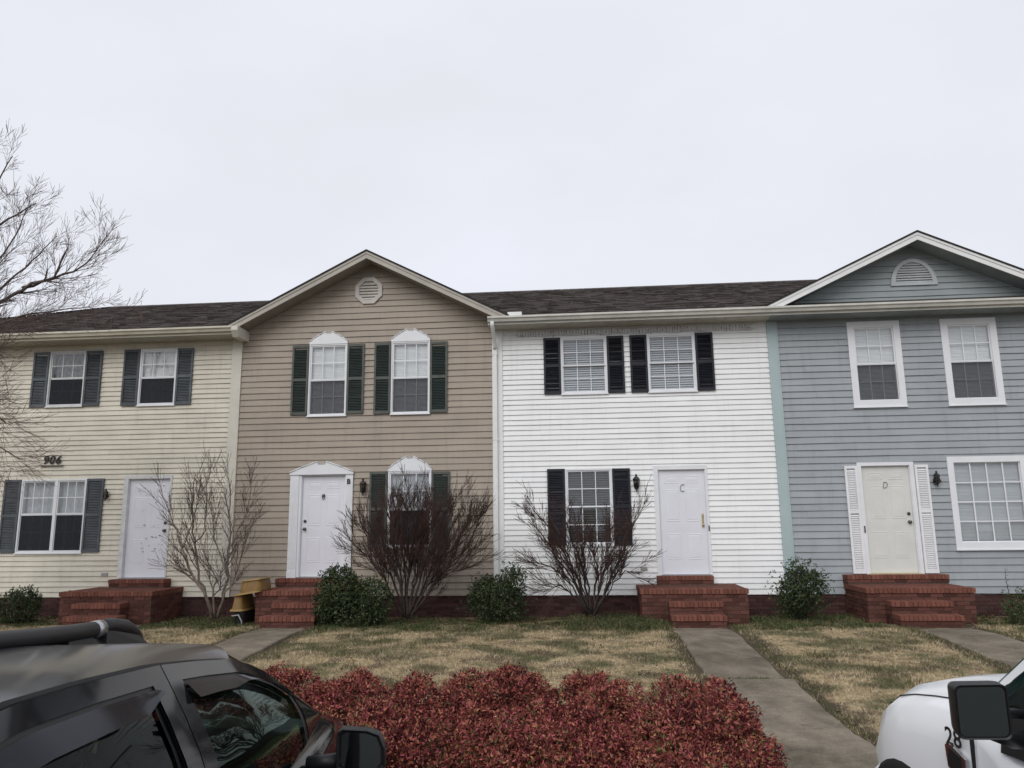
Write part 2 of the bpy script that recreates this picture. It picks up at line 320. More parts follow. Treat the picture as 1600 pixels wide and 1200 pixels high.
def brick_wall(parent, kind, a0, a1, zt, zb, plane, facing, skip=None):
    """running-bond stretchers; facing 'y-' (along X) or 'x+','x-' (along Y); plane = face coordinate"""
    L, H, D, J = .205, .060, .09, .0115
    row = 0; z = zt
    while z - H > zb - .03:
        a = a0 - (L + J) / 2 * (row % 2)
        while a < a1 - .02:
            b0, b1 = max(a, a0), min(a + L, a1)
            if b1 - b0 > .035:
                cm = (b0 + b1) / 2; zc = z - H / 2; j = RB.gauss(0, .0018)
                if not (skip and skip(cm, zc)):
                    if facing == 'y-': brick(parent, kind, (cm, plane + D / 2 + j, zc), (b1 - b0, D, H))
                    elif facing == 'x+': brick(parent, kind, (plane - D / 2 + j, cm, zc), (b1 - b0, D, H), math.pi / 2)
                    else: brick(parent, kind, (plane + D / 2 + j, cm, zc), (b1 - b0, D, H), -math.pi / 2)
            a += L + J
        z -= H + J; row += 1

# ------------------------------------------------------------------ ground
def gz(x, y):
    ys = [-200, -10.06, -10.0, -8.4, -7.3, -6.5, -5.7, -4.6, -2.9, -1.8, 0, 200]
    zs = [-.86, -.86, -.64, -.635, -.63, -.60, -.55, -.49, -.415, -.41, -.42, -.42]
    z = np.interp(y, ys, zs)
    z = z + .10 * np.exp(-(((x - 4.05) / .95) ** 2 + ((y + 2.7) / .8) ** 2)) + .05 * np.exp(-(((x - 7.9) / .8) ** 2 + ((y + 2.6) / .6) ** 2))
    w = np.clip((y + 10.0) / .6, 0, 1) * np.clip((-y - .9) / .8, 0, 1)
    return z + w * .018 * (np.sin(x * 1.9 + y * 1.3) + np.sin(x * .7 - y * 2.1 + 1.0)) * .6
GX = np.unique(np.concatenate([np.array([-400, -150, -60, -30, -20]), np.arange(-14, 12.01, .25), np.array([16, 30, 60, 150, 400])]))
GY = np.unique(np.concatenate([np.array([-400, -150, -60, -25, -16, -12, -10.06, -10.0]), np.arange(-9.9, .01, .2), np.array([3, 10, 30, 100, 400])]))
XX, YY = np.meshgrid(GX, GY); nx = len(GX)
GV = np.stack([XX.ravel(), YY.ravel(), gz(XX, YY).ravel()], 1)
ii, jj = np.meshgrid(np.arange(len(GY) - 1), np.arange(nx - 1), indexing='ij'); a = (ii * nx + jj).ravel()
structure(npmesh('ground', GV, np.stack([a, a + 1, a + nx + 1, a + nx], 1), lawn_m))
structure(build('parking_lot', MB().box(-60, 60, -70, -10.16, -.82, -.78), asphalt))
kb = MB()
kb.prism([(-10.16, -.84), (-10.14, -.655), (-10.11, -.635), (-10.0, -.628), (-10.0, -.84)], -60, 60, 'x')
structure(build('kerb', kb, concrete))
def walkway(name, x0, x1, slabs):
    base = structure(build(name, MB().box(x0 + .03, x1 - .03, slabs[-1][1] + .02, slabs[0][0] - .02, -.95, -.72), soil))
    for (ya, yb, dx0, dx1, dz) in slabs:
        rows = []
        n = max(2, int((ya - yb) / .3)); mb = MB()
        top, bot = [], []
        for i in range(n + 1):
            y = ya + (yb - ya) * i / n; z = float(gz(np.array(20.0), np.array(y))) + .022 + dz
            j = .012 * math.sin(y * 7.3 + x0) + .009 * math.sin(y * 17.0 + x1)
            rows.append([(x0 + dx0 + j, y, z - .12), (x0 + dx0 + j, y, z - .012), (x0 + dx0 + j + .012, y, z), (x1 + dx1 - j - .012, y, z), (x1 + dx1 - j, y, z - .012), (x1 + dx1 - j, y, z - .12)])
        mb.grid(rows, smooth=False)
        mb.add(rows[0], [(0, 1, 2, 3, 4, 5)]); mb.add(rows[-1], [(5, 4, 3, 2, 1, 0)])
        build('concrete_slab', mb, concrete, base)
walkway('walkway', 1.49, 2.43, [(-1.82, -5.58, 0, 0, 0), (-5.64, -9.98, .06, .09, .012)])
walkway('walkway', -5.80, -4.93, [(-1.82, -4.2, 0, 0, 0), (-4.215, -7.2, 0, 0, .004), (-7.215, -9.98, 0, 0, 0)])
walkway('walkway', 5.42, 6.40, [(-1.82, -4.4, 0, 0, 0), (-4.415, -7.2, 0, 0, .004), (-7.215, -9.98, 0, 0, 0)])
walkway('walkway', -9.62, -8.62, [(-1.82, -4.4, 0, 0, 0), (-4.415, -7.2, 0, 0, .004), (-7.215, -9.98, 0, 0, 0)])
WALKS = [(1.49, 2.43), (-5.80, -4.93), (5.42, 6.40), (-9.62, -8.62)]

# ------------------------------------------------------------------ townhouses
ROOF_S = .4167; EZ = 5.60; EY = -.50; RY = 4.40; RZ = EZ + ROOF_S * (RY - EY)
def jit(x, k, s): return s * (math.sin(x * 2.7 + k * 1.93) * .6 + math.sin(x * 6.1 + k * 5.17) * .4)
def cut_intervals(x0, x1, ops):
    iv = [(x0, x1)]
    for a, b in ops:
        nv = []
        for p, q in iv:
            if b <= p or a >= q: nv.append((p, q)); continue
            if a > p: nv.append((p, a))
            if b < q: nv.append((b, q))
        iv = nv
    return [i for i in iv if i[1] - i[0] > .01]
def siding(root, x0, x1, z0, z1, pitch, ops, mat, gable=None, skipx=None):
    """gable(z) -> (xa, xb) limits above the eave; every course is a board of its own"""
    n = int(math.ceil((z1 - z0) / pitch - 1e-6)); rr = random.Random(int(x0 * 100) + 7)
    for i in range(n):
        za, zb = z0 + i * pitch, min(z0 + (i + 1) * pitch, z1)
        seam = rr.uniform(0, 3.6)
        cuts = sorted({za, zb} | {z for o in ops for z in (o[2], o[3]) if za + 1e-4 < z < zb - 1e-4})
        for a, b in zip(cuts, cuts[1:]):
            mid = (a + b) / 2; xa0, xb0, xa1, xb1 = x0, x1, x0, x1
            if gable:
                ga, gb = gable(a), gable(b); xa0, xb0 = max(x0, ga[0]), min(x1, ga[1]); xa1, xb1 = max(x0, gb[0]), min(x1, gb[1])
                if xb0 - xa0 < .02: continue
                xb1 = max(xb1, xa1 + .001)
            for p, q in cut_intervals(xa0, xb0, [(o[0], o[1]) for o in ops if o[2] < mid < o[3]]):
                xs = [p]; k = math.floor((p + seam) / .6)
                while True:
                    k += 1; xx = k * .6 - seam
                    if xx >= q - .02: break
                    if xx > p + .02: xs += [xx - .001, xx + .001] if k % 6 == 0 else [xx]
                xs.append(q); vs = []; mb = MB()
                ts = [(-.024 + .022 * (z - za) / pitch) for z in (a, b)]
                for xi in xs:
                    dy = jit(xi, i, .0026) + .0034 * (math.floor((xi + seam) / 3.6) % 2); dz = jit(xi + 3, i * .7, .0032)
                    t = (xi - xa0) / (xb0 - xa0); xu = xa1 + (xb1 - xa1) * t if gable else xi
                    vs += [(xi, ts[0] + dy, a + dz * (a == za)), (xu, ts[1] + dy, b + (.004 if b == zb else 0)), (xi, .006, a + dz * (a == za) + .003), (xi, ts[0] + dy + .001, a + dz * (a == za) + .010)]
                m = len(xs); fs = []
                for j in range(m - 1):
                    c, d = 4 * j, 4 * j + 4
                    fs.append((c, d, d + 1, c + 1))
                    if a == za: fs.append((c + 2, d + 2, d, c))
                fs += [(0, 1, 2), (4 * m - 4, 4 * m - 2, 4 * m - 3)]
                mb.add(vs, fs); build('siding_board', mb, mat, root)
def sheet(mb, x0, x1, z0, z1, y, ops):
    xs = sorted({x0, x1} | {v for o in ops for v in o[:2] if x0 < v < x1}); zs = sorted({z0, z1} | {v for o in ops for v in o[2:] if z0 < v < z1})
    for a, b in zip(xs, xs[1:]):
        for c, d in zip(zs, zs[1:]):
            if any(o[0] <= (a + b) / 2 <= o[1] and o[2] <= (c + d) / 2 <= o[3] for o in ops): continue
            mb.quad((a, y, c), (b, y, c), (b, y, d), (a, y, d))
def ring(mb, x0, x1, z0, z1, w, y0, y1, wt=None, wb=None):
    wt = w if wt is None else wt; wb = w if wb is None else wb
    mb.box(x0, x0 + w, y0, y1, z0, z1); mb.box(x1 - w, x1, y0, y1, z0, z1)
    mb.box(x0 + w, x1 - w, y0 + .001, y1, z1 - wt, z1); mb.box(x0 + w, x1 - w, y0 + .001, y1, z0, z0 + wb)
RW = random.Random(11)
def sash(win, x0, x1, z0, z1, y, cols, rows, mat, grid_in=False, bar=.016, rail=.026):
    mb = MB(); ring(mb, x0, x1, z0, z1, rail, y - .012, y + .016)
    build('sash', mb, mat, win)
    gx0, gx1, ga, gb = x0 + rail, x1 - rail, z0 + rail, z1 - rail; cw, ch = (gx1 - gx0) / cols, (gb - ga) / rows
    mb = MB()
    for i in range(1, cols): mb.box(gx0 + i * cw - bar / 2, gx0 + i * cw + bar / 2, y - .008, y + .008, ga, gb)
    for j in range(1, rows):
        for i in range(cols): mb.box(gx0 + i * cw + (bar / 2 if i else 0), gx0 + (i + 1) * cw - (bar / 2 if i < cols - 1 else 0), y - .007, y + .007, ga + j * ch - bar / 2, ga + j * ch + bar / 2)
    build('muntin', mb, mat, win)
    for i in range(cols):
        for j in range(rows):
            t1, t2 = RW.gauss(0, .004), RW.gauss(0, .004)
            a0, a1, b0, b1 = gx0 + i * cw - .002, gx0 + (i + 1) * cw + .002, ga + j * ch - .002, ga + (j + 1) * ch + .002
            m = MB(); v = [(a0, b0), (a1, b0), (a1, b1), (a0, b1)]; cx, cz = (a0 + a1) / 2, (b0 + b1) / 2
            pf = [(p, y + (p - cx) * t1 + (q - cz) * t2 - .0015, q) for p, q in v]; pb = [(p, yy + .003, q) for p, yy, q in pf]
            m.add(pf + pb, [(0, 1, 2, 3), (7, 6, 5, 4), (0, 4, 5, 1), (1, 5, 6, 2), (2, 6, 7, 3), (3, 7, 4, 0)])
            build('pane', m, glass, win)
def blind(win, x0, x1, z0, z1, y, mat, pitch=.026, tilt=1.15, droop=0, zs=None):
    mb = MB(); z = z1 - .01; mb.box(x0, x1, y - .012, y + .014, z1 - .03, z1)
    z = z1 - .04
    w = pitch * .5
    while z > z0 + .02:
        tl_ = tilt if zs is None or z > zs else .70
        dy, dz = w * math.cos(tl_), w * math.sin(tl_); s = RW.gauss(0, .0012) + droop * RW.random()
        mb.add([(x0, y - dy, z - dz + s), (x1, y - dy, z - dz - s), (x1, y + dy, z + dz - s), (x0, y + dy, z + dz + s), (x0, y - dy, z - dz + s - .0015), (x1, y - dy, z - dz - s - .0015), (x1, y + dy, z + dz - s - .0015), (x0, y + dy, z + dz + s - .0015)],
               [(0, 1, 2, 3), (7, 6, 5, 4), (0, 4, 5, 1)])
        z -= pitch
    mb.box(x0, x1, y - .012, y + .012, z0, z0 + .018); return build('blind', mb, mat, win)
def curtain_part(win, x0, x1, z0, z1, y, mat, k=9.0):
    n = 40; rows = [[(x0 + (x1 - x0) * i / n, y + .02 * math.sin(i / n * (x1 - x0) * k * 6.28 + .4 * math.sin(i * .9)), z) for i in range(n + 1)] for z in (z0, z1)]
    return build('curtain', MB().grid(rows), mat, win)
def recess(win, x0, x1, z0, z1, y0, y1):
    mb = MB(); mb.quad((x0, y0, z0), (x0, y1, z0), (x0, y1, z1), (x0, y0, z1)); mb.quad((x1, y1, z0), (x1, y0, z0), (x1, y0, z1), (x1, y1, z1))
    mb.quad((x0, y0, z1), (x0, y1, z1), (x1, y1, z1), (x1, y0, z1)); mb.quad((x0, y1, z0), (x0, y0, z0), (x1, y0, z0), (x1, y1, z0))
    build('window_back', MB().quad((x0, y1 - .001, z0), (x1, y1 - .001, z0), (x1, y1 - .001, z1), (x0, y1 - .001, z1)), interior, win)
    build('window_recess', mb, frame_w, win)
def window(root, x0, x1, z0, z1, rail, cols=3, rows=2, cw=.034, cy=.034, mat=None, mull=None, cover=('blind', None), low=None, scr=screen, cwb=None, name='window', single=False, tilt=1.15, pitch=.026):
    mat = mat or frame_w; mb = MB(); ring(mb, x0, x1, z0, z1, cw, -cy, .03, wb=cwb)
    mb.box(x0 - .012, x1 + .012, -cy - .018, -.0, z0 - .022, z0 - .001)
    win = build(name, mb, mat, root); ix0, ix1, iz0, iz1 = x0 + cw, x1 - cw, z0 + (cwb or cw), z1 - cw
    recess(win, ix0, ix1, iz0, iz1, .031, .16)
    bays = [(ix0, ix1)]
    if mull: bays = [(ix0, mull - .03), (mull + .03, ix1)]; build('mullion', MB().box(mull - .03, mull + .03, -cy + .004, .03, iz0, iz1), mat, win)
    for a, b in bays:
        if single: sash(win, a, b, iz0, iz1, .004, cols, rows, mat, bar=.022, rail=.014)
        else:
            sash(win, a, b, rail - .016, iz1, -.004, cols, rows, mat); sash(win, a, b, iz0, rail + .016, .03, cols, rows, mat)
            if scr:
                m = MB(); m.box(a + .012, b - .012, -.0065, -.005, iz0 + .012, rail - .02); sc = build('insect_screen', m, scr, win)
                m = MB(); ring(m, a + .002, b - .002, iz0 + .002, rail - .018, .014, -.012, -.002); build('screen_frame', m, mat, win)
    c, m = cover
    if c == 'blind': blind(win, ix0 + .01, ix1 - .01, iz0 + .01, iz1, .062, m or blind_w, tilt=tilt, pitch=pitch, zs=rail if scr is screen else None)
    elif c == 'curtain': curtain_part(win, ix0 + .005, ix1 - .005, iz0 + .01, iz1, .10, m or curtain)
    return win
def op(x0, x1, z0, z1, s=.02): return (x0 + s, x1 - s, z0 + s, z1 - s)
def shutter(root, x0, x1, z0, z1, mat, lm=None, mid=True, pitch=.034, midz=None):
    mb = MB(); st = .042; ya, yb = -.052, -.022
    mb.box(x0, x0 + st, ya, yb, z0, z1); mb.box(x1 - st, x1, ya, yb, z0, z1)
    zm = midz or (z0 + z1) / 2
    rails = [(z0, z0 + .06), (z1 - .055, z1)] + ([(zm - .03, zm + .03)] if mid else [])
    for a, b in rails: mb.box(x0 + st, x1 - st, ya + .001, yb, a, b)
    mb.box(x0 + st, x1 - st, yb + .006, yb + .010, z0 + .05, z1 - .05, 1)
    rails.sort()
    for (a0, a1), (b0, b1) in zip(rails, rails[1:]):
        z = a1 + .004
        while z + pitch < b0 + .006:
            mb.add([(x0 + st, ya + .008, z), (x1 - st, ya + .008, z), (x1 - st, yb + .004, z + pitch * .95), (x0 + st, yb + .004, z + pitch * .95), (x0 + st, ya + .014, z - .002), (x1 - st, ya + .014, z - .002)],
                   [(0, 1, 2, 3), (4, 5, 1, 0)], 1)
            z += pitch
    return build('shutter', mb, [mat, lm or mat], root)
def chamfer_panel(mb, x0, x1, z0, z1, y, d=.0055, w=.03):
    def fr(a0, a1, b0, b1, ya, s, yb):
        mb.add([(a0, ya, b0), (a1, ya, b0), (a1, ya, b1), (a0, ya, b1), (a0 + s, yb, b0 + s), (a1 - s, yb, b0 + s), (a1 - s, yb, b1 - s), (a0 + s, yb, b1 - s)],
               [(0, 1, 5, 4), (1, 2, 6, 5), (2, 3, 7, 6), (3, 0, 4, 7)])
    fr(x0, x1, z0, z1, y, .012, y - d); fr(x0 + .012, x1 - .012, z0 + .012, z1 - .012, y - d, .014, y - .001)
    fr(x0 + .026, x1 - .026, z0 + .026, z1 - .026, y - .001, .028, y - d * .9)
    s = .054; mb.quad((x0 + s, y - d * .9, z0 + s), (x1 - s, y - d * .9, z0 + s), (x1 - s, y - d * .9, z1 - s), (x0 + s, y - d * .9, z1 - s))
def door(root, x0, x1, z0, z1, mat, knob, side, hw='knob'):
    y = .035; mb = MB().box(x0, x1, y, y + .045, z0, z1); w = x1 - x0; gap = .115; pw = (w - 3 * gap) / 2
    H = z1 - z0
    for i in (0, 1):
        a = x0 + gap + i * (pw + gap)
        for p, q in ((.135, .385), (.50, .815), (.87, .945)): chamfer_panel(mb, a, a + pw, z0 + H * p, z0 + H * q, y)
    d = build('door', mb, mat, root)
    xk = x1 - .07 if side == 'r' else x0 + .07
    if hw == 'knob':
        for zz, nm in ((z0 + 1.12, 'deadbolt'), (z0 + .96, 'door_knob')):
            m = MB(); m.lathe([(.033, 0), (.033, -.01), (.02, -.015), (.02, -.035), (.030, -.04), (.033, -.055), (.02, -.068)] if nm == 'door_knob' else [(.032, 0), (.030, -.02), (.012, -.022), (.012, -.03)], (xk, y, zz), 'y', 10); build(nm, m, knob, d)
    else:
        m = MB(); m.box(xk - .020, xk + .020, y - .008, y, z0 + .90, z0 + 1.17)
        m.lathe([(.016, 0), (.016, -.03), (.024, -.04), (.022, -.05), (.01, -.055)], (xk, y, z0 + .95), 'y', 10); m.lathe([(.020, 0), (.020, -.016), (.014, -.02)], (xk, y, z0 + 1.12), 'y', 10); build('door_knob', m, knob, d)
    return d
def door_set(root, cx0, cx1, z0, z1, sx0, sx1, sz1, dmat, fmat, knob, side, hw='knob', cy=.032):
    """casing outer cx0..cx1, slab sx0..sx1"""
    fr = MB(); fr.box(cx0, sx0 - .012, -cy, .03, z0, z1); fr.box(sx1 + .012, cx1, -cy, .03, z0, z1); fr.box(sx0 - .012, sx1 + .012, -cy + .001, .03, sz1 + .012, z1)
    fr.box(sx0 - .012, sx0 - .001, -.01, .085, z0, sz1); fr.box(sx1 + .001, sx1 + .012, -.01, .085, z0, sz1); fr.box(sx0 - .001, sx1 + .001, -.009, .085, sz1 + .001, sz1 + .012)
    build('door_frame', fr, fmat, root)
    build('threshold', MB().box(sx0 - .04, sx1 + .04, -.07, .08, z0 - .005, z0 + .022), alloy if dmat is not door_c else pmat('brass_sill', (.5, .42, .25), .5), root)
    mb = MB().quad((cx0, .1, z0), (cx1, .1, z0), (cx1, .1, z1), (cx0, .1, z1)); build('door_backing', mb, interior, root)
    return door(root, sx0, sx1, z0 + .025, sz1, dmat, knob, side, hw)
def lantern(root, x, z, s=1.0, mat=black, kind='coach'):
    mb = MB(); y = -.105 * s
    mb.lathe([(.05 * s, -.022), (.05 * s, -.03), (.03 * s, -.04)], (x, 0, z - .02 * s), 'y', 10)
    mb.tube([(x, -.03, z - .02 * s), (x, -.07 * s, z - .06 * s), (x, y, z - .10 * s), (x, y, z - .085 * s)], .009 * s, 6)
    mb.lathe([(.012 * s, -.16 * s), (.018 * s, -.14 * s), (.008 * s, -.125 * s), (.04 * s, -.10 * s), (.045 * s, -.085 * s)], (x, y, z), 'z', 6, smooth=False)
    mb.lathe([(.066 * s, .075 * s), (.075 * s, .085 * s), (.05 * s, .125 * s), (.02 * s, .145 * s), (.02 * s, .16 * s), (.028 * s, .17 * s), (.008 * s, .195 * s)], (x, y, z), 'z', 6, smooth=False)
    for k in range(6):
        t = k * math.pi / 3; mb.tube([(x + .045 * s * math.cos(t), y + .045 * s * math.sin(t), z - .085 * s), (x + .066 * s * math.cos(t), y + .066 * s * math.sin(t), z + .08 * s)], .0055 * s, 4)
    o = build('wall_lamp', mb, mat, root)
    g = MB().lathe([(.04 * s, -.083 * s), (.06 * s, .076 * s)], (x, y, z), 'z', 6, smooth=False); build('lamp_glass', g, lantern_g, o)
    return o
def text_mesh(name, s, x, z, h, mat, root, y=-.03, shear=0, bold=.0, ext=.006, label=None, align='CENTER', spacing=1.0):
    cu = bpy.data.curves.new(name, 'FONT'); cu.body = s; cu.size = h * 1.38; cu.extrude = ext; cu.shear = shear; cu.offset = bold; cu.align_x = align; cu.space_character = spacing; cu.resolution_u = 3
    t = bpy.data.objects.new(name + '_tmp', cu); COL.objects.link(t); dg = bpy.context.evaluated_depsgraph_get(); me = bpy.data.meshes.new_from_object(t.evaluated_get(dg))
    bpy.data.objects.remove(t); me.name = name; me.materials.clear(); me.materials.append(mat); o = bpy.data.objects.new(name, me); COL.objects.link(o); o.parent = root
    o.location = Vector((x, y, z)) - wloc(root); o.rotation_euler = (math.pi / 2, 0, 0)
    if label: o['label'] = label
    return o
def gutter(mb, x0, x1, yf=-.50, zt=5.595, h=.105, w=.11):
    prof = [(yf, zt), (yf, zt - h), (yf - w * .55, zt - h), (yf - w * .72, zt - h * .55), (yf - w, zt - h * .35), (yf - w, zt), (yf - w + .012, zt + .004), (yf - w + .012, zt - .012), (yf - .012, zt - .012)]
    mb.prism(prof, x0, x1, 'x')
def shingles(root, x0, x1, skip=None, hip=None):
    """tab courses on the front slope as one joined part"""
    rr = random.Random(int(x0 * 37)); V = []; F = []; cs = 1 / math.sqrt(1 + ROOF_S ** 2); n = (0, -ROOF_S * cs, cs)
    ex = .147; L = (RY - EY) / cs; rows = int(L / ex) + 1
    for i in range(-0, rows):
        s0, s1 = i * ex - .02, min((i + 1) * ex + .015, L + .0)
        x = x0 - rr.uniform(0, .2)
        while x < x1:
            w = rr.choice((.12, .17, .22, .3, .34)) * rr.uniform(.9, 1.1); a, b = max(x, x0), min(x + w, x1); x += w
            if b - a < .02: continue
            ym = EY + (s0 + s1) / 2 * cs; zm = EZ + ROOF_S * (ym - EY)
            if hip and a < hip(ym): a = hip(ym) if hip(ym) < b else None
            if a is None or (skip and skip((a + b) / 2, ym, zm)): continue
            t0 = rr.choice((.010, .012, .020, .024)) + rr.uniform(0, .004); t1 = .002; so = s0 - rr.choice((0, 0, .004, .010))
            def P(x, s, t): y = EY + s * cs; return (x, y + n[1] * t, EZ + ROOF_S * cs * s + n[2] * t)
            o = len(V); V += [P(a, so, t0), P(b, so, t0), P(b, s1, t1), P(a, s1, t1), P(a, so, -.004), P(b, so, -.004)]
            F += [(o, o + 1, o + 2, o + 3), (o + 4, o + 5, o + 1, o), (o + 4, o, o + 3), (o + 5, o + 2, o + 1)]
    mb = MB(); mb.v = V; mb.f = F; mb.mi = [0] * len(F); return build('shingles', mb, shingle, root, kind='stuff')
def gable_roof(root, xc, hw, zap, slope, fas, sof, ov=.48):
    """front gable: deck, fascias, soffits, shingle edge; deck runs back to the main slope"""
    ze = zap - slope * hw; ym = lambda z: (z - EZ) / ROOF_S + EY
    mb = MB()
    for sgn in (-1, 1):
        T = .035; e = (xc + sgn * hw, ze)
        top = [(xc, -ov - .03, zap + T), (e[0], -ov - .03, ze + T), (e[0], max(ym(ze + T), -.3), ze + T), (xc, ym(zap + T), zap + T)]
        bot = [(p[0], p[1], p[2] - T) for p in top]
        f = [(0, 1, 2, 3), (7, 6, 5, 4), (0, 4, 5, 1), (1, 5, 6, 2), (2, 6, 7, 3), (3, 7, 4, 0)]
        mb.add(top + bot, f if sgn > 0 else [q[::-1] for q in f])
    build('gable_roof', mb, shdk, root)
    for sgn in (-1, 1):
        fb = MB(); h = .155; x0, x1 = xc, xc + sgn * hw
        fb.prism([(x0, zap - .002), (x1, ze - .002), (x1, ze - h), (x0, zap - h)], -ov, -ov + .025, 'y'); fb.prism([(x0, zap - .002), (x1, ze - .002), (x1, ze - .055), (x0, zap - .055)], -ov - .014, -ov - .0005, 'y')
        build('rake_board', fb, fas, root)
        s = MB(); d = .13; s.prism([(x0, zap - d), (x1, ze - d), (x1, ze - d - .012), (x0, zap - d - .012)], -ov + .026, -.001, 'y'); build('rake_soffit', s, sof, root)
def townhouse(name, label, x0, x1, mat):
    r = thing(name, label, 'townhouse', ((x0 + x1) / 2, 0, -.42), group='row of four joined townhouses'); return r
def shell(root, x0, x1, ops, mat, zt=5.44, y=.012):
    mb = MB(); sheet(mb, x0, x1, -.02, zt, y, ops)
    # closed body behind the front openings
    mb.quad((x0, .162, -.5), (x1, .162, -.5), (x1, .162, zt), (x0, .162, zt)); mb.quad((x1, 8.8, -.5), (x0, 8.8, -.5), (x0, 8.8, zt), (x1, 8.8, zt))
    mb.quad((x0, 8.8, -.5), (x0, y, -.5), (x0, y, zt), (x0, 8.8, zt)); mb.quad((x1, y, -.5), (x1, 8.8, -.5), (x1, 8.8, zt), (x1, y, zt))
    mb.quad((x0, y, zt), (x1, y, zt), (x1, 8.8, zt), (x0, 8.8, zt)); build('wall', mb, mat, root)
def foundation(root, x0, x1, stoop, bx0=None):
    f = build('foundation', MB().box(x0, x1, .022, .2, -.60, -.006), mortar, root)
    brick_wall(f, 'dark', bx0 if bx0 is not None else x0, x1, -.012, -.50, .010, 'y-', skip=lambda x, z: stoop[0] + .1 < x < stoop[1] - .1)
def main_roof(root, x0, x1, skip=None, hip_x=None, y0=None):
    ya = EY if y0 is None else y0; mb = MB(); zf = lambda y: EZ + ROOF_S * (y - EY) - .006; yb = 2 * RY - EY; zb = EZ - .006
    T = .10
    if hip_x is None:
        prof = [(ya, zf(ya)), (RY, zf(RY)), (yb, zb), (yb, zb - T), (RY, zf(RY) - T), (ya, zf(ya) - T * .35)]
        mb.prism(prof, x0, x1, 'x')
    else:
        e = x0; r = hip_x
        mb.add([(e, EY, zb), (x1, EY, zb), (x1, RY, zf(RY)), (r, RY, zf(RY)), (e, yb, zb), (x1, yb, zb)], [(0, 1, 2, 3), (0, 3, 4), (3, 2, 5, 4), (0, 4, 5, 1), (1, 5, 2)])
    build('roof', mb, shingle, root)
    hp = (lambda y: x0 + (hip_x - x0) * (y - EY) / (RY - EY)) if hip_x is not None else None
    shingles(root, x0, x1, skip, hp)
    cap = MB(); xa = hip_x if hip_x is not None else x0; k = xa
    while k < x1 - .01:
        e = min(k + .2, x1); cap.prism([(RY - .13, zf(RY - .13) + .030), (RY, RZ + .040), (RY + .13, zf(RY - .13) + .030), (RY + .13, zf(RY - .13) + .004), (RY, RZ + .012), (RY - .13, zf(RY - .13) + .004)], k, e - .006, 'x'); k = e
    if hip_x is not None:
        v0 = Vector((x0, EY, EZ)); v1 = Vector((hip_x, RY, RZ)); n = 30
        for i in range(n):
            p, q = v0.lerp(v1, i / n), v0.lerp(v1, (i + .94) / n); w = .11
            cap.add([(p.x + w, p.y - w, p.z + .005), (p.x, p.y, p.z + .042), (p.x - w, p.y + w, p.z + .005), (q.x + w, q.y - w, q.z + .005), (q.x, q.y, q.z + .032), (q.x - w, q.y + w, q.z + .005)], [(0, 1, 4, 3), (1, 2, 5, 4), (0, 2, 1)])
    build('ridge_cap', cap, shingle, root)
def eave(root, x0, x1, gmat, smat, ret=False):
    g = MB(); gutter(g, x0, x1); build('gutter', g, gmat, root)
    f = MB(); f.box(x0, x1, -.497, -.478, 5.44, 5.592); build('fascia', f, gmat, root)
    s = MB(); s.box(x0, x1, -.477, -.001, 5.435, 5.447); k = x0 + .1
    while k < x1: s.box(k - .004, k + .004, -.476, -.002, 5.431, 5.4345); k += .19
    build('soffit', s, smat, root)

# ---- cream house (left)
A0, A1 = -17.3, -7.385
H1 = townhouse('townhouse', 'cream sided townhouse with slate shutters and house number 906, at the left end', A0, A1, cream)
opsA = [op(-11.70, -10.85, 4.055, 5.295), op(-9.59, -8.74, 4.03, 5.28), op(-12.07, -10.575, .91, 2.466), op(-9.74, -8.67, .36, 2.51)]
shell(H1, A0, A1, opsA, cream)
siding(H1, A0, -7.49, 0, 5.435, .1065, opsA, cream)
cb = MB(); cb.box(-7.495, -7.27, -.040, .0, -.01, 5.434); cb.box(-7.30, -7.27, -.046, -.0405, -.01, 5.434); build('corner_board', cb, trim_cream, H1)
tree_mottle = pmat('tree_reflection_curtain', (.20, .21, .215), .8, var=.7, vscale=11, vstretch=(1.6, 1, .9))  # curtain colour darkened and mottled to imitate trees reflected in the panes
wa1 = window(H1, -11.70, -10.85, 4.055, 5.295, 4.695, mat=frame_old, cover=('curtain', tree_mottle), scr=screen_dk)
wa2 = window(H1, -9.59, -8.74, 4.03, 5.28, 4.655, mat=frame_w, cover=('blind', blind_w), scr=screen_dk)
wa3 = window(H1, -12.07, -10.575, .91, 2.466, 1.73, mat=frame_w, mull=-11.265, cover=('curtain', curtain), scr=screen_dk)
for a, b, c, d in ((-12.075, -11.705, 4.05, 5.29), (-10.845, -10.465, 4.05, 5.285), (-9.96, -9.595, 4.03, 5.285), (-8.735, -8.37, 4.03, 5.275), (-12.455, -12.075, .92, 2.468), (-10.57, -10.185, .92, 2.464)): shutter(H1, a, b, c, d, sh_slate)
d = door_set(H1, -9.74, -8.67, .365, 2.51, -9.63, -8.72, 2.43, door_w, frame_old, nickel, 'r')
sm = MB(); rr = random.Random(3)
for i in range(26):
    x, z = rr.uniform(-9.45, -8.82), rr.uniform(.9, 1.25) if i < 16 else rr.uniform(1.4, 2.3); w = rr.uniform(.01, .05); sm.box(x, x + w, .0235, .0245, z, z + rr.uniform(.004, .014))
build('scuff_mark', sm, nickel, d)
lantern(H1, -10.10, 2.10, .75)
text_mesh('house_number', '906', -11.43, 2.80, .180, numb, H1, y=-.035, shear=.22, bold=.005, spacing=1.16)
build('number_ledge', MB().box(-11.70, -11.17, -.06, -.018, 2.755, 2.775), clip_m, H1)
build('wall_vent', MB().box(-10.085, -9.95, -.035, -.012, .43, .492), grey_p, H1)
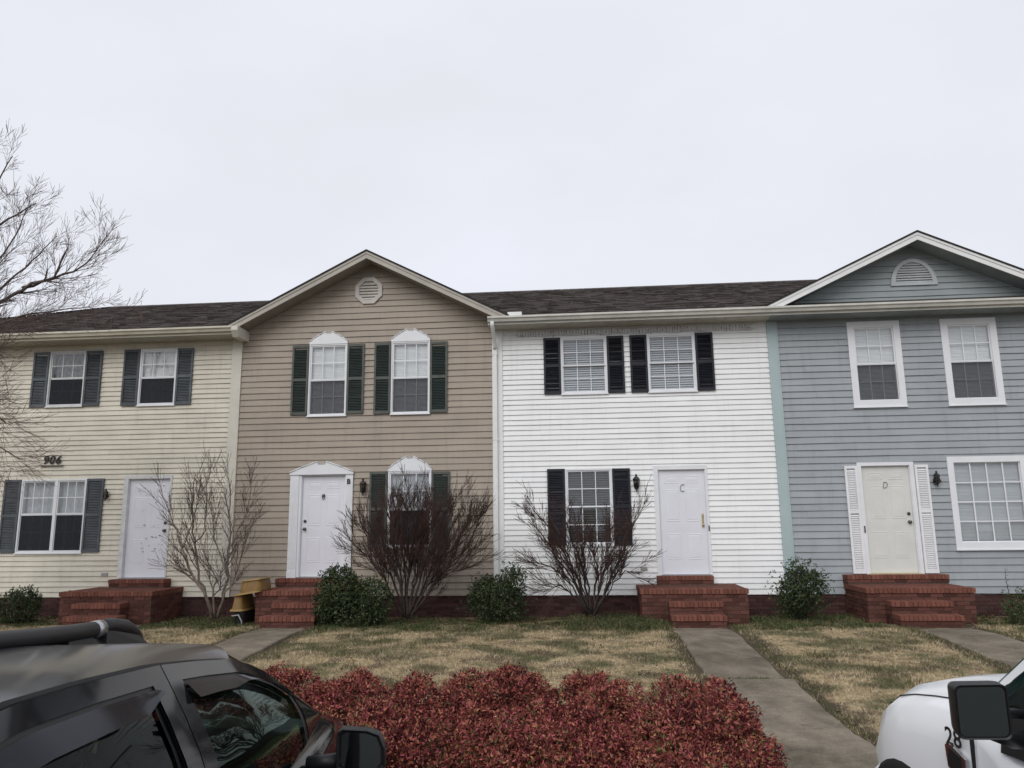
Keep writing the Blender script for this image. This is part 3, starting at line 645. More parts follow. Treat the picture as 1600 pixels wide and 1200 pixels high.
def hose_bib(root, x, z):
    mb = MB(); mb.tube([(x, .0, z), (x, -.08, z), (x, -.10, z - .02), (x, -.10, z - .06)], .014, 6); mb.lathe([(.03, .02), (.03, .03)], (x, -.07, z + .01), 'z', 8); mb.tube([(x, -.07, z), (x, -.07, z + .035)], .006, 5); build('hose_tap', mb, black, root)
hose_bib(H1, -10.72, .10)
foundation(H1, A0, A1 + .115, (-10.14, -8.28), -13.4)
eave(H1, -17.7, -7.285, gut_cream, soffit_m)
rb = MB(); rb.prism([(-.50, 5.592), (-.60, 5.592), (-.60, 5.50), (-.50, 5.37), (-.001, 5.37), (-.001, 5.592)], -7.284, -7.14, 'x'); build('eave_return', rb, trim_cream, H1)
CB, CD = -4.43, 6.84; HW = 3.04; ZB, SB = 7.165, .512; ZD, SD = 7.06, .470
inB = lambda x, y, z: abs(x - CB) < HW and z < ZB - SB * abs(x - CB) - .02
inD = lambda x, y, z: abs(x - CD) < HW and z < ZD - SD * abs(x - CD) - .02
main_roof(H1, -17.8, -7.38, inB, hip_x=-13.35)
# ---- tan house
B0, B1 = -7.27, -1.80
H2 = townhouse('townhouse', 'tan sided townhouse with green shutters, arched window heads and a front gable', B0, B1, tan)
opsB = [op(-5.765, -4.93, 3.705, 5.27), op(-3.965, -3.13, 3.705, 5.27), op(-3.99, -3.08, .962, 2.505), op(-6.07, -4.73, .36, 2.48)]
shell(H2, B0 + .002, B1 - .002, opsB, tan)
gb = lambda z: (CB - (ZB - .14 - z) / SB, CB + (ZB - .14 - z) / SB)
siding(H2, B0, B1, 0, 7.04, .132, opsB, tan, gable=gb)
tri = MB(); tri.prism([(CB - 2.9, 5.44), (CB + 2.9, 5.44), (CB, 7.02)], .013, .10, 'y'); build('gable_wall', tri, tan, H2)
sm_ = MB()
def win_head(root, x0, x1, zb, ze, za, y=-.045):
    xc = (x0 + x1) / 2; k = .07; mb = MB()
    pts = [(x0, zb), (x1, zb), (x1, ze)]
    pts += [(x1 - (x1 - xc - k) * t, ze + (za - ze) * (t ** .85)) for t in (.33, .66, 1)] + [(xc + k * .8, za - .055), (xc - k * .8, za - .055)] + [(x0 + (xc - k - x0) * t, ze + (za - ze) * (t ** .85)) for t in (1, .66, .33)] + [(x0, ze)]
    mb.prism(pts[::-1], y, -.002, 'y'); h = build('window_head', mb, frame_w, root)
    e = MB(); top = pts[2:6]
    for a, b in list(zip(pts[2:5], pts[3:6])) + list(zip(pts[8:11], pts[9:12])):
        e.tube([(a[0], y - .006, a[1]), (b[0], y - .006, b[1])], .011, 5)
    build('head_moulding', e, frame_w, h); ky = MB(); ky.box(xc - k * .86, xc + k * .86, -.030, -.002, za - .06, za + .012); build('keystone', ky, trim_tan, h)
for a, b in ((-5.765, -4.93), (-3.965, -3.13)):
    window(H2, a, b, 3.705, 5.262, 4.49, cw=.028, cover=('blind', blind_w), scr=screen); win_head(H2, a - .005, b + .005, 5.264, 5.325, 5.545)
window(H2, -3.99, -3.08, .962, 2.50, 1.73, cw=.028, cover=('blind', blind_g), scr=screen_dk, tilt=1.0); win_head(H2, -3.995, -3.075, 2.502, 2.56, 2.81)
for a, b, c, d in ((-6.135, -5.772, 3.73, 5.25), (-4.922, -4.55, 3.73, 5.245), (-4.33, -3.972, 3.715, 5.248), (-3.122, -2.752, 3.715, 5.24), (-4.375, -4.0, .965, 2.50), (-3.072, -2.69, .96, 2.48)): shutter(H2, a, b, c, d, sh_green, sh_louv)
d = door_set(H2, -5.94, -4.835, .36, 2.475, -5.82, -4.905, 2.432, door_w, frame_w, nickel, 'l')
for a, b in ((-6.07, -5.885), (-4.885, -4.73)):
    m = MB(); m.box(a, b, -.052, -.0325, .36, 2.46); w = (b - a) / 6
    for k in range(1, 6): m.box(a + k * w - .006, a + k * w + .006, -.057, -.0525, .55, 2.38)
    m.box(a - .006, b + .006, -.062, -.0335, .36, .50); build('pilaster', m, frame_w, H2)
mb = MB(); hp = [(-6.08, 2.462), (-4.72, 2.462), (-4.72, 2.515), (-4.95, 2.61), (-5.25, 2.715), (-5.31, 2.725), (-5.33, 2.66), (-5.47, 2.66), (-5.49, 2.725), (-5.55, 2.715), (-5.85, 2.61), (-6.08, 2.515)]
mb.prism(hp[::-1], -.075, -.002, 'y'); hd = build('door_head', mb, frame_w, H2)
e = MB()
for a, b in list(zip(hp[2:5], hp[3:6])) + list(zip(hp[8:11], hp[9:12])): e.tube([(a[0], -.08, a[1]), (b[0], -.08, b[1])], .013, 5)
build('head_moulding', e, frame_w, hd); build('keystone', MB().box(-5.47, -5.33, -.06, -.01, 2.655, 2.735), trim_tan, hd)
k = MB(); k.lathe([(.035, 0), (.03, -.02), (.012, -.03)], (-5.37, .034, 2.03), 'y', 8); k.tube([(-5.395, .02, 2.03), (-5.39, .012, 1.97), (-5.365, .012, 1.95), (-5.345, .012, 1.97), (-5.345, .02, 2.03)], .009, 5); build('door_knocker', k, nickel, d)
text_mesh('unit_letter', 'B', -4.815, 2.265, .10, numb, H2, y=-.064, bold=.003)
build('letter_plate', MB().box(-4.85, -4.78, -.0585, -.0535, 2.255, 2.262), numb, H2)
lantern(H2, -4.50, 2.17, 1.0, pmat('bronze_lamp', (.035, .025, .018), .5))
o8 = MB(); xc, zc, R = -4.49, 6.43, .302
def octpts(r): return [(xc + r * math.cos(math.pi / 8 + k * math.pi / 4), zc + r * math.sin(math.pi / 8 + k * math.pi / 4)) for k in range(8)]
po, pi_ = octpts(R * 1.06), octpts(R * .76)
o8.add([(x, -.045, z) for x, z in po] + [(x, -.045, z) for x, z in pi_] + [(x, 0, z) for x, z in po] + [(x, -.005, z) for x, z in pi_],
       [f for k in range(8) for f in ((k, (k + 1) % 8, 8 + (k + 1) % 8, 8 + k)[::-1], (k, 16 + k, 16 + (k + 1) % 8, (k + 1) % 8), (8 + k, 8 + (k + 1) % 8, 24 + (k + 1) % 8, 24 + k))])
vent = build('gable_vent', o8, trim_tan, H2); vent.data.materials[0] = pmat('vent_vinyl', (.50, .47, .43), .55, var=.15)
def louvre(parent, z, xa, xb, mat, h=.055):
    m = MB(); m.add([(xa, -.040, z), (xb, -.040, z), (xb, -.010, z + h), (xa, -.010, z + h), (xa, -.036, z - .008), (xb, -.036, z - .008), (xb, -.008, z + h - .01), (xa, -.008, z + h - .01)], [(0, 1, 2, 3), (4, 5, 1, 0), (7, 6, 5, 4), (0, 3, 7, 4), (1, 5, 6, 2)])
    build('louvre', m, mat, parent)
build('vent_backing', MB().box(xc - .24, xc + .24, -.006, -.002, zc - .22, zc + .22), interior, vent)
for k in range(6):
    z = zc - .20 + k * .066; h = R * .78 * math.cos(math.pi / 8); dx = min(h, h * 1.42 - abs(z + .03 - zc)); louvre(vent, z, xc - dx, xc + dx, vent.data.materials[0], .05)
foundation(H2, B0 + .003, B1 - .003, (-6.21, -4.40))
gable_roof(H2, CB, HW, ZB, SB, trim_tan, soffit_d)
main_roof(H2, -7.379, -1.80, inB, y0=.12)
# ---- white house
C0, C1 = -1.80, 3.875
H3 = townhouse('townhouse', 'white sided townhouse with black shutters and a white door lettered C', C0, C1, white)
opsC = [op(-.358, .60, 4.03, 5.24), op(1.432, 2.413, 4.028, 5.242), op(-.328, .622, .96, 2.488), op(1.445, 2.51, .36, 2.518)]
shell(H3, C0 + .002, C1 - .002, opsC, white)
siding(H3, -1.585, C1, 0, 5.435, .1065, opsC, white)
cb = MB(); cb.box(-1.80, -1.585, -.038, 0, -.01, 5.434); build('corner_board', cb, trim_white, H3)
ds = MB(); dsx = -1.735
ds.box(dsx - .04, dsx + .04, -.105, -.042, .10, 5.02); ds.prism([(-.105, 5.02), (-.042, 5.02), (-.055, 5.10), (-.12, 5.10)], dsx - .04, dsx + .04, 'x')
ds.tube([(dsx, -.08, 5.02), (dsx, -.10, 5.10), (dsx, -.30, 5.28), (dsx, -.53, 5.42), (dsx, -.55, 5.50)], [.045, .045, .042, .042, .042], 8)
for z in (1.2, 3.1, 4.9): ds.box(dsx - .055, dsx + .055, -.108, -.0385, z, z + .03)
build('downspout', ds, trim_white, H3)
window(H3, -.358, .60, 4.03, 5.24, 4.635, cover=('blind', blind_g), scr=None, tilt=.95, pitch=.048); window(H3, 1.432, 2.413, 4.028, 5.242, 4.64, cover=('blind', blind_g), scr=None, tilt=.95, pitch=.048)
window(H3, -.328, .622, .96, 2.488, 1.725, cover=('blind', blind_d), scr=None, tilt=.75, pitch=.048)
for a, b, c, d in ((-.715, -.362, 4.035, 5.235), (.604, .952, 4.03, 5.235), (1.075, 1.428, 4.03, 5.237), (2.417, 2.775, 4.03, 5.242), (-.69, -.332, .965, 2.49), (.626, .98, .955, 2.478)): shutter(H3, a, b, c, d, sh_black)
d = door_set(H3, 1.447, 2.51, .36, 2.518, 1.545, 2.455, 2.425, door_w, frame_w, brass, 'r', 'plate')
text_mesh('unit_letter', 'C', 2.005, 1.99, .165, letter_m, d, y=.026, shear=.1, bold=-.003, ext=.004).scale = (.62, 1, 1)
lantern(H3, 1.098, 2.16, 1.0)
build('doorbell', MB().box(2.475, 2.50, -.045, -.0325, 1.22, 1.32), nickel, H3)
build('wall_vent', MB().box(1.118, 1.25, -.04, -.012, .466, .526), grey_p, H3)
foundation(H3, C0 + .003, C1 - .003, (1.03, 2.92))
eave(H3, -1.83, 3.87, gut_white, soffit_m)
build('roof_vent', MB().box(-1.42, -1.13, -.50, -.30, 5.602, 5.70), trim_white, H3)
main_roof(H3, -1.799, 3.86, lambda x, y, z: inB(x, y, z) or inD(x, y, z))
# ---- blue-grey house
D0, D1 = 3.875, 9.78
H4 = townhouse('townhouse', 'blue grey sided townhouse with a pediment gable and white trimmed windows, at the right end', D0, D1, blue)
opsD = [op(5.465, 6.49, 3.612, 5.362, .05), op(7.28, 8.345, 3.606, 5.36, .05), op(7.115, 8.575, .818, 2.588, .05), op(5.415, 6.48, .36, 2.505)]
shell(H4, D0 + .002, D1, opsD, blue)
siding(H4, 4.083, D1, 0, 5.435, .132, opsD, blue)
cb = MB(); cb.box(3.876, 4.085, -.040, 0, -.01, 5.434); cb.box(4.06, 4.085, -.046, -.0405, -.01, 5.434); build('corner_board', cb, trim_green, H4)
ts = pmat('teal_vinyl', (.290, .322, .326), .55, var=.14, vscale=1.0, obj=.03)
gd = lambda z: (CD - (ZD - .13 - z) / SD, CD + (ZD - .13 - z) / SD)
siding(H4, 3.9, 9.8, 5.60, 6.93, .132, [], ts, gable=gd)
tri = MB(); tri.prism([(CD - 2.85, 5.45), (CD + 2.85, 5.45), (CD + 2.75, 5.6), (CD, 6.92), (CD - 2.75, 5.6)], .008, .10, 'y'); build('gable_wall', tri, ts, H4)
for a, b, c, e in ((5.465, 6.49, 3.612, 5.362), (7.28, 8.345, 3.606, 5.36)):
    w = window(H4, a, b, c, e, 4.495, cw=.125, cy=.042, mat=frame_w, cover=('blind', blind_w), scr=screen)
window(H4, 7.115, 8.575, .818, 2.588, 1.7, cols=4, rows=4, cw=.115, cy=.042, cwb=.135, cover=('blind', blind_g), scr=None, single=True)
for a, b in ((5.165, 5.405), (6.492, 6.745)): shutter(H4, a, b, .38, 2.445, sh_white, sh_white, pitch=.034, midz=1.55)
d = door_set(H4, 5.412, 6.482, .36, 2.505, 5.50, 6.395, 2.428, door_c, frame_w, nickel, 'r')
text_mesh('unit_letter', 'D', 5.93, 2.0, .135, letter_m, d, y=.026, shear=.2, bold=-.003, ext=.004).scale = (.72, 1, 1)
lt = lantern(H4, 6.87, 2.15, .85)
sc = MB(); sc.tube([(6.87 + .09 * math.cos(t * .5) * (1 - t * .06), -.05, 2.10 + .11 * math.sin(t * .5) * (1 - t * .06)) for t in range(13)], .008, 5); build('lamp_scroll', sc, black, lt)
build('doorbell', MB().box(5.44, 5.465, -.045, -.0325, 1.15, 1.28), nickel, H4)
hose_bib(H4, 6.96, .12)
hv = MB(); xc, zc, R = 6.875, 6.10, .455; n = 18
arc = [(xc + R * math.cos(math.pi * k / n), zc + R * 1.22 * math.sin(math.pi * k / n)) for k in range(n + 1)]; arci = [(xc + R * .80 * math.cos(math.pi * k / n), zc + .045 + R * 1.22 * .78 * math.sin(math.pi * k / n)) for k in range(n + 1)]
hv.add([(x, -.045, z) for x, z in arc] + [(x, -.045, z) for x, z in arci] + [(x, 0, z) for x, z in arc] + [(x, -.003, z) for x, z in arci],
       [f for k in range(n) for f in ((k, n + 1 + k, n + 2 + k, k + 1), (k, k + 1, 2 * n + 3 + k, 2 * n + 2 + k), (n + 1 + k, 3 * n + 3 + k, 3 * n + 4 + k, n + 2 + k))])
hv.box(xc - R, xc + R, -.044, 0, zc - .01, zc + .045); vm = pmat('vent_grey', (.44, .46, .47), .55, var=.12); vent = build('gable_vent', hv, vm, H4)
build('vent_backing', MB().prism([(x, z) for x, z in arci][::-1], -.012, -.004, 'y'), interior, vent)
for k in range(8):
    z = zc + .055 + k * .052; s = (z + .02 - zc - .045) / (R * 1.22 * .78)
    if s < .96: dx = R * .80 * math.sqrt(max(0, 1 - s * s)); louvre(vent, z, xc - dx, xc + dx, vm, .04)
foundation(H4, D0 + .003, D1, (4.98, 6.80))
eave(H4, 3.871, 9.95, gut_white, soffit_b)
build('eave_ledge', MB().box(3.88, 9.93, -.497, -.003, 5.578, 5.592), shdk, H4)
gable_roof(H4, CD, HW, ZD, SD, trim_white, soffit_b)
main_roof(H4, 3.861, 9.92, inD)
# ---- icicle light string under the white house's eave
il = MB(); rr = random.Random(21); x = -1.27
il.tube([(-1.27 + k * .12, -.035 + .01 * math.sin(k * 1.7), 5.405 + .008 * math.sin(k * 2.3)) for k in range(42)], .006, 4)
il.tube([(-1.27 + k * .12, -.032, 5.285 + .012 * math.sin(k * 1.1)) for k in range(42)], .005, 4)
while x < 3.6:
    L = rr.choice((.09, .12, .14, .11)); il.tube([(x, -.035, 5.405), (x + rr.uniform(-.015, .015), -.033, 5.405 - L)], .0045, 4)
    for k in range(3): z = 5.40 - L * (k + .7) / 3; il.lathe([(.003, .012), (.009, 0), (.007, -.016), (.002, -.024)], (x, -.04, z), 'z', 5, mi=1 if rr.random() < .35 else 0)
    x += rr.uniform(.045, .075)
tag(build('string_lights', il, [lights_m, clip_m]), 'white icicle light string hanging under the eave of the white townhouse', 'string lights')

# ------------------------------------------------------------------ brick stoops
def stoop(label, x0, x1, dx0, dx1, s0, s1, t0, t1):
    r = thing('brick_steps', label, 'steps', ((x0 + x1) / 2, -.9, -.42), group='brick entrance steps')
    m = .012; GZ = -.52
    c = MB(); c.box(x0 + m, x1 - m, -1.2 + m, .0, GZ, .19 - .004); c.box(dx0 + m, dx1 - m, -.30 + m, -.002, .186, .36 - .003)
    c.box(s0 + m, s1 - m, -1.5 + m, -1.2 + m, GZ, -.004); c.box(t0 + m, t1 - m, -1.8 + m, -1.5 + m, GZ, -.204)
    core = build('mortar_core', c, mortar, r)
    def cap_row(a0, a1, yf, zt, depth, along='x', ov=.022, h=.085):
        n = max(1, round((a1 - a0) / .0745)); p = (a1 - a0) / n
        for i in range(n):
            cc = a0 + (i + .5) * p; j = RB.gauss(0, .002)
            if along == 'x': brick(r, 'cap', (cc, yf - ov + depth / 2 + j, zt - h / 2 + RB.gauss(0, .0012)), (p - .005, depth, h))
            else: brick(r, 'cap', (yf + (ov if along == 'x+' else -ov) + (-1 if along == 'x+' else 1) * depth / 2, cc, zt - h / 2), (depth, p - .005, h))
    cap_row(x0 - .02, x1 + .02, -1.2, .20, .20)
    # platform floor: further rowlock rows joined
    fl = MB(); rr = random.Random(int(x0 * 10))
    for k in range(5):
        y0 = -1.02 + k * .205; n = round((x1 - x0 + .03) / .0745); p = (x1 - x0 + .03) / n
        for i in range(n): a = x0 - .015 + i * p; fl.box(a, a + p - .009, y0 + .004, min(y0 + .199, -.0), .11, .198 + rr.uniform(-.002, .001))
    build('brick_paving', fl, brickcap, r, kind='stuff')
    cap_row(dx0 - .005, dx1 + .005, -.30, .368, .20, ov=.015, h=.075); brick_wall(r, 'red', dx0, dx1, .288, .205, -.300, 'y-')
    bk = MB(); n = round((dx1 - dx0) / .0745); p = (dx1 - dx0) / n
    for i in range(n): bk.box(dx0 + i * p, dx0 + (i + 1) * p - .009, -.108, -.004, .30, .366)
    build('brick_sill', bk, brickcap, r, kind='stuff')
    cap_row(s0 - .01, s1 + .01, -1.5, .0, .29); cap_row(t0 - .01, t1 + .01, -1.8, -.20, .29)
    brick_wall(r, 'red', x0, x1, .108, -.47, -1.2, 'y-', skip=lambda x, z: s0 + .06 < x < s1 - .06 and z < .0)
    brick_wall(r, 'red', -1.11, -.005, .108, -.47, x0, 'x-'); brick_wall(r, 'red', -1.11, -.005, .108, -.47, x1, 'x+')
    brick_wall(r, 'red', s0, s1, -.092, -.47, -1.5, 'y-', skip=lambda x, z: t0 + .06 < x < t1 - .06 and z < -.2)
    brick_wall(r, 'red', -1.41, -1.2, -.092, -.47, s0, 'x-'); brick_wall(r, 'red', -1.41, -1.2, -.092, -.47, s1, 'x+')
    brick_wall(r, 'red', t0, t1, -.292, -.47, -1.8, 'y-'); brick_wall(r, 'red', -1.71, -1.5, -.292, -.47, t0, 'x-'); brick_wall(r, 'red', -1.71, -1.5, -.292, -.47, t1, 'x+')
    brick_wall(r, 'red', -.21, -.005, .288, .205, dx0, 'x-'); brick_wall(r, 'red', -.21, -.005, .288, .205, dx1, 'x+')
    return r
stoop('red brick steps and landing below the scuffed white door of the cream house', -10.14, -8.28, -9.74, -8.55, -9.66, -8.72, -9.62, -8.58)
stoop('red brick steps partly hidden by a big green shrub at the tan house', -6.21, -4.42, -6.20, -4.60, -5.76, -4.88, -5.86, -4.85)
stoop('red brick steps and landing below the white door lettered C', 1.03, 2.92, 1.42, 2.48, 1.49, 2.42, 1.49, 2.42)
stoop('red brick steps with full width top step at the ivory door lettered D', 4.98, 6.80, 4.96, 6.80, 5.27, 6.28, 5.28, 6.30)

# ------------------------------------------------------------------ plants
rng = np.random.default_rng(4)
def leaves(name, C, D, U, ln, wd, mat, parent=None, kind=None, fold=.25):
    """diamond leaves: centre C, direction D, up U (n,3), length, width arrays"""
    D = D / np.linalg.norm(D, axis=1, keepdims=True); Sd = np.cross(D, U); Sd /= np.linalg.norm(Sd, axis=1, keepdims=True) + 1e-9; Nn = np.cross(Sd, D)
    ln = np.broadcast_to(ln, len(C))[:, None]; wd = np.broadcast_to(wd, len(C))[:, None]
    a = C; b = C + D * ln * .45 + Sd * wd / 2 + Nn * wd * fold; c = C + D * ln - Nn * ln * .10; d = C + D * ln * .45 - Sd * wd / 2 + Nn * wd * fold
    V = np.stack([a, b, c, d], 1).reshape(-1, 3); n = len(C); i = np.arange(n)[:, None] * 4
    F = np.concatenate([i + np.array([[0, 1, 2]]), i + np.array([[0, 2, 3]])], 1).reshape(-1, 3)
    return npmesh(name, V, F, mat, parent, kind)
def unit(n):
    v = rng.normal(size=(n, 3)); return v / np.linalg.norm(v, axis=1, keepdims=True)
# hedge of red nandina between the two vehicles
hedge = thing('hedge', 'low red leaved nandina hedge along the kerb between the two vehicles', 'hedge', (-1.3, -8.8, -.63))
MOUNDS = [(-4.35, -8.4, .62, .60, .05), (-3.55, -8.35, .62, .60, .07), (-2.78, -8.3, .55, .55, .08), (-2.12, -8.35, .58, .55, .06), (-1.42, -8.3, .60, .55, .05), (-.75, -8.25, .52, .5, .09), (-.12, -8.35, .45, .5, .03), (.30, -8.3, .40, .48, .09),
          (.90, -8.72, .50, .66, .12), (1.22, -9.15, .28, .45, -.20), (-.42, -8.95, .62, .55, -.08), (.38, -9.05, .52, .50, -.10), (-1.25, -9.0, .62, .55, -.10), (-2.05, -9.0, .60, .55, -.06), (-2.85, -9.0, .62, .55, -.06), (-3.7, -9.0, .65, .55, -.05), (.85, -9.35, .45, .4, -.22), (-.6, -9.4, .5, .35, -.28), (.15, -9.42, .45, .35, -.27)]
stems = MB(); rr = random.Random(8)
for mi_, (mx_, my_, rx_, ry_, zt_) in enumerate(MOUNDS):
    zt_ -= .085
    zc_ = -.63 + (zt_ + .63) * .42; rz_ = zt_ - zc_
    npf = int(15 * (rx_ * ry_ / .33)) + 3; Cc, Nn = [], []
    for pf in range(npf):
        dd_ = unit(1)[0]; dd_[2] = abs(dd_[2]) * 1.1 - .28; dd_ /= np.linalg.norm(dd_); rp = rng.uniform(.11, .24); sh_ = rng.uniform(.76, 1.05)
        pc = np.array([mx_, my_, zc_]) + dd_ * np.array([rx_, ry_, rz_]) * sh_ - dd_ * rp * .55
        k_ = int(1450 * rp * rp) + 6; d = unit(k_) + dd_ * .55 + np.array([0, 0, .25]); d /= np.linalg.norm(d, axis=1, keepdims=True)
        Cc.append(pc + d * (rp * (1 - np.abs(rng.normal(0, .13, k_))))[:, None]); Nn.append(d)
    k_ = int(210 * rx_ * ry_ / .33); d = unit(k_); Cc.append(np.array([mx_, my_, zc_]) + d * rng.uniform(.3, .82, k_)[:, None] * np.array([rx_, ry_, rz_])); Nn.append(d)
    Cc, Nn = np.concatenate(Cc), np.concatenate(Nn); ok = Cc[:, 2] > -.60; Cc, Nn = Cc[ok], Nn[ok]
    k = 12; base = np.repeat(Cc, k, 0); out_ = np.repeat(Nn, k, 0)
    dr = unit(len(base)) + out_ * .8 + np.array([0, 0, .20]); base = base + unit(len(base)) * rng.random((len(base), 1)) * .05
    leaves('foliage', base, dr, out_ + unit(len(base)) * .5, rng.uniform(.022, .048, len(base)), rng.uniform(.010, .020, len(base)), nandina, hedge, 'stuff')
    for q in range(9):
        a_ = rr.uniform(0, 6.28); p0 = (mx_ + .12 * math.cos(a_), my_ + .12 * math.sin(a_), -.66); p2 = (mx_ + rx_ * .75 * math.cos(a_), my_ + ry_ * .75 * math.sin(a_), zc_ + rz_ * rr.uniform(.2, .7))
        stems.tube([p0, ((p0[0] * .6 + p2[0] * .4), (p0[1] * .6 + p2[1] * .4), p0[2] * .45 + p2[2] * .55), p2], [.008, .006, .004], 4)
build('stem', stems, stem_m, hedge)
# evergreen shrubs
def evergreen(label, x, y, blobs, n, mat, lsz=.05, spiky=0.0):
    g0 = float(gz(np.array(x), np.array(y))); r = thing('evergreen_shrub', label, 'shrub', (x, y, g0), group='evergreen shrubs along the house fronts')
    tot = sum(b[3] * b[4] * b[5] for b in blobs); C, O = [], []
    for (bx, by, bz, rx, ry, rz) in blobs:
        k = int(n * rx * ry * rz / tot); d = unit(k); rad = 1 - np.abs(rng.normal(0, .22, k)) + (rng.random(k) ** 5) * spiky
        rad *= 1 + .13 * np.sin(d[:, 0] * 6 + bx * 9) * np.sin(d[:, 2] * 5 + d[:, 1] * 4)
        p = np.array([bx, by, bz]) + d * rad[:, None] * np.array([rx, ry, rz]); C.append(p); O.append(d)
    C = np.concatenate(C); O = np.concatenate(O); ok = C[:, 2] > g0 + .01; C, O = C[ok], O[ok]; m = 5
    B = np.repeat(C, m, 0) + unit(len(C) * m) * .025; OO = np.repeat(O, m, 0); D = unit(len(B)) + OO * .9 + np.array([0, 0, .35])
    leaves('foliage', B, D, OO + unit(len(B)) * .6, rng.uniform(.7, 1.2, len(B)) * lsz, rng.uniform(.35, .5, len(B)) * lsz, mat, r, 'stuff')
    st = MB(); q = random.Random(int(x * 10))
    for (bx, by, bz, rx, ry, rz) in blobs:
        for k in range(4): st.tube([(x + q.uniform(-.05, .05), y + q.uniform(-.05, .05), g0 - .03), ((x + bx) / 2 + q.uniform(-.05, .05), (y + by) / 2, (g0 + bz) / 2), (bx + q.uniform(-.6, .6) * rx, by + q.uniform(-.6, .6) * ry, bz + q.uniform(-.1, .7) * rz)], [.018, .013, .006], 5)
    build('stem', st, bark_dark, r); return r
evergreen('large dark green shrub covering the right side of the tan house steps', -4.2, -1.55, [(-4.48, -1.6, .20, .40, .40, .46), (-3.92, -1.55, .02, .42, .42, .44), (-4.66, -1.6, -.05, .26, .32, .36), (-4.22, -1.6, -.20, .56, .40, .30), (-4.46, -1.55, .47, .24, .24, .20)], 2600, everg, .052, .25)
evergreen('holly shrub with upright tips at the seam of the tan and white houses', -1.62, -1.0, [(-1.62, -1.0, .0, .50, .42, .42), (-1.35, -1.0, .30, .26, .28, .28), (-1.85, -1.0, .12, .28, .3, .28), (-1.28, -.98, .50, .10, .12, .18)], 2000, everg, .046, .55)
evergreen('round green shrub beside the sea green corner board', 3.90, -.95, [(3.90, -.95, .12, .36, .34, .40), (4.12, -.95, .24, .23, .24, .24), (3.72, -.95, -.02, .20, .24, .28), (3.86, -.95, .44, .17, .18, .22)], 1500, everg, .046, .85)
evergreen('small dark shrub left of the cream house steps', -11.15, -1.0, [(-11.15, -1.0, -.12, .42, .36, .32), (-11.0, -1.0, .06, .25, .25, .22)], 1000, everg, .045, .35)
evergreen('light green shrub right of the ivory door steps at the frame edge', 7.75, -1.3, [(7.75, -1.3, -.15, .50, .40, .30), (7.95, -1.25, .0, .35, .3, .22), (8.3, -1.3, -.1, .45, .4, .3)], 1300, everg2, .05, .35)

# bare woody plants: recursive stems
def branchlet(mb, tw, p, d, L, r, depth, q, spread, lift, wob, tips, nkid, kink=.0, rmin=.0022):
    n = max(3, int(L / .10)); pts = [p.copy()]; rad = [r]; dd = d.normalized(); step = L / n
    for i in range(n):
        dd = (dd + Vector((q.gauss(0, wob), q.gauss(0, wob), q.gauss(0, wob) + lift))).normalized()
        pts.append(pts[-1] + dd * step); rad.append(max(rmin, r * (1 - .62 * (i + 1) / n)))
    tgt = mb if r > .008 else tw
    tgt.tube(pts, rad, 6 if r > .02 else (4 if r > .006 else 3), cap=False)
    if depth <= 0: return
    for k in range(nkid[depth] if isinstance(nkid, dict) else nkid):
        i = int(n * (.28 + .72 * (k + q.random()) / (nkid[depth] if isinstance(nkid, dict) else nkid))); i = min(i, n)
        ax = Vector((q.gauss(0, 1), q.gauss(0, 1), q.gauss(0, 1))); t = (pts[min(i + 1, n)] - pts[max(i - 1, 0)]).normalized(); ax = (ax - t * ax.dot(t)).normalized()
        nd = (t + ax * spread * q.uniform(.6, 1.3)).normalized()
        branchlet(mb, tw, pts[i], nd, L * q.uniform(.42, .68), rad[i] * .62, depth - 1, q, spread, lift, wob, tips, nkid, rmin=rmin)
def limb(mb, tw, pts, r0, r1, q, kid, L, depth, spread, lift, wob, nkid, rmin=.0022, start=.15, cf=.55):
    """guided main limb through pts, side shoots along it"""
    P = [Vector(p) for p in pts]; fine = []
    for a_, b_ in zip(P, P[1:]):
        m = max(2, int((b_ - a_).length / .15))
        for i in range(m): fine.append(a_.lerp(b_, i / m) + Vector((q.gauss(0, .016), q.gauss(0, .014), q.gauss(0, .014))))
    fine.append(P[-1]); n = len(fine); rad = [r0 + (r1 - r0) * i / (n - 1) for i in range(n)]
    mb.tube(fine, rad, 7, cap=True)
    for k in range(kid):
        f = start + (1 - start) * (k + q.random()) / kid; i = min(int(f * (n - 1)), n - 2); t = (fine[i + 1] - fine[i]).normalized()
        ax = Vector((q.gauss(0, 1), q.gauss(0, 1), q.gauss(0, 1))); ax = (ax - t * ax.dot(t)).normalized()
        branchlet(mb, tw, fine[i], t + ax * spread * q.uniform(.6, 1.4), L * q.uniform(.6, 1.15), rad[i] * cf, depth, q, spread, lift, wob, None, nkid, rmin=rmin)
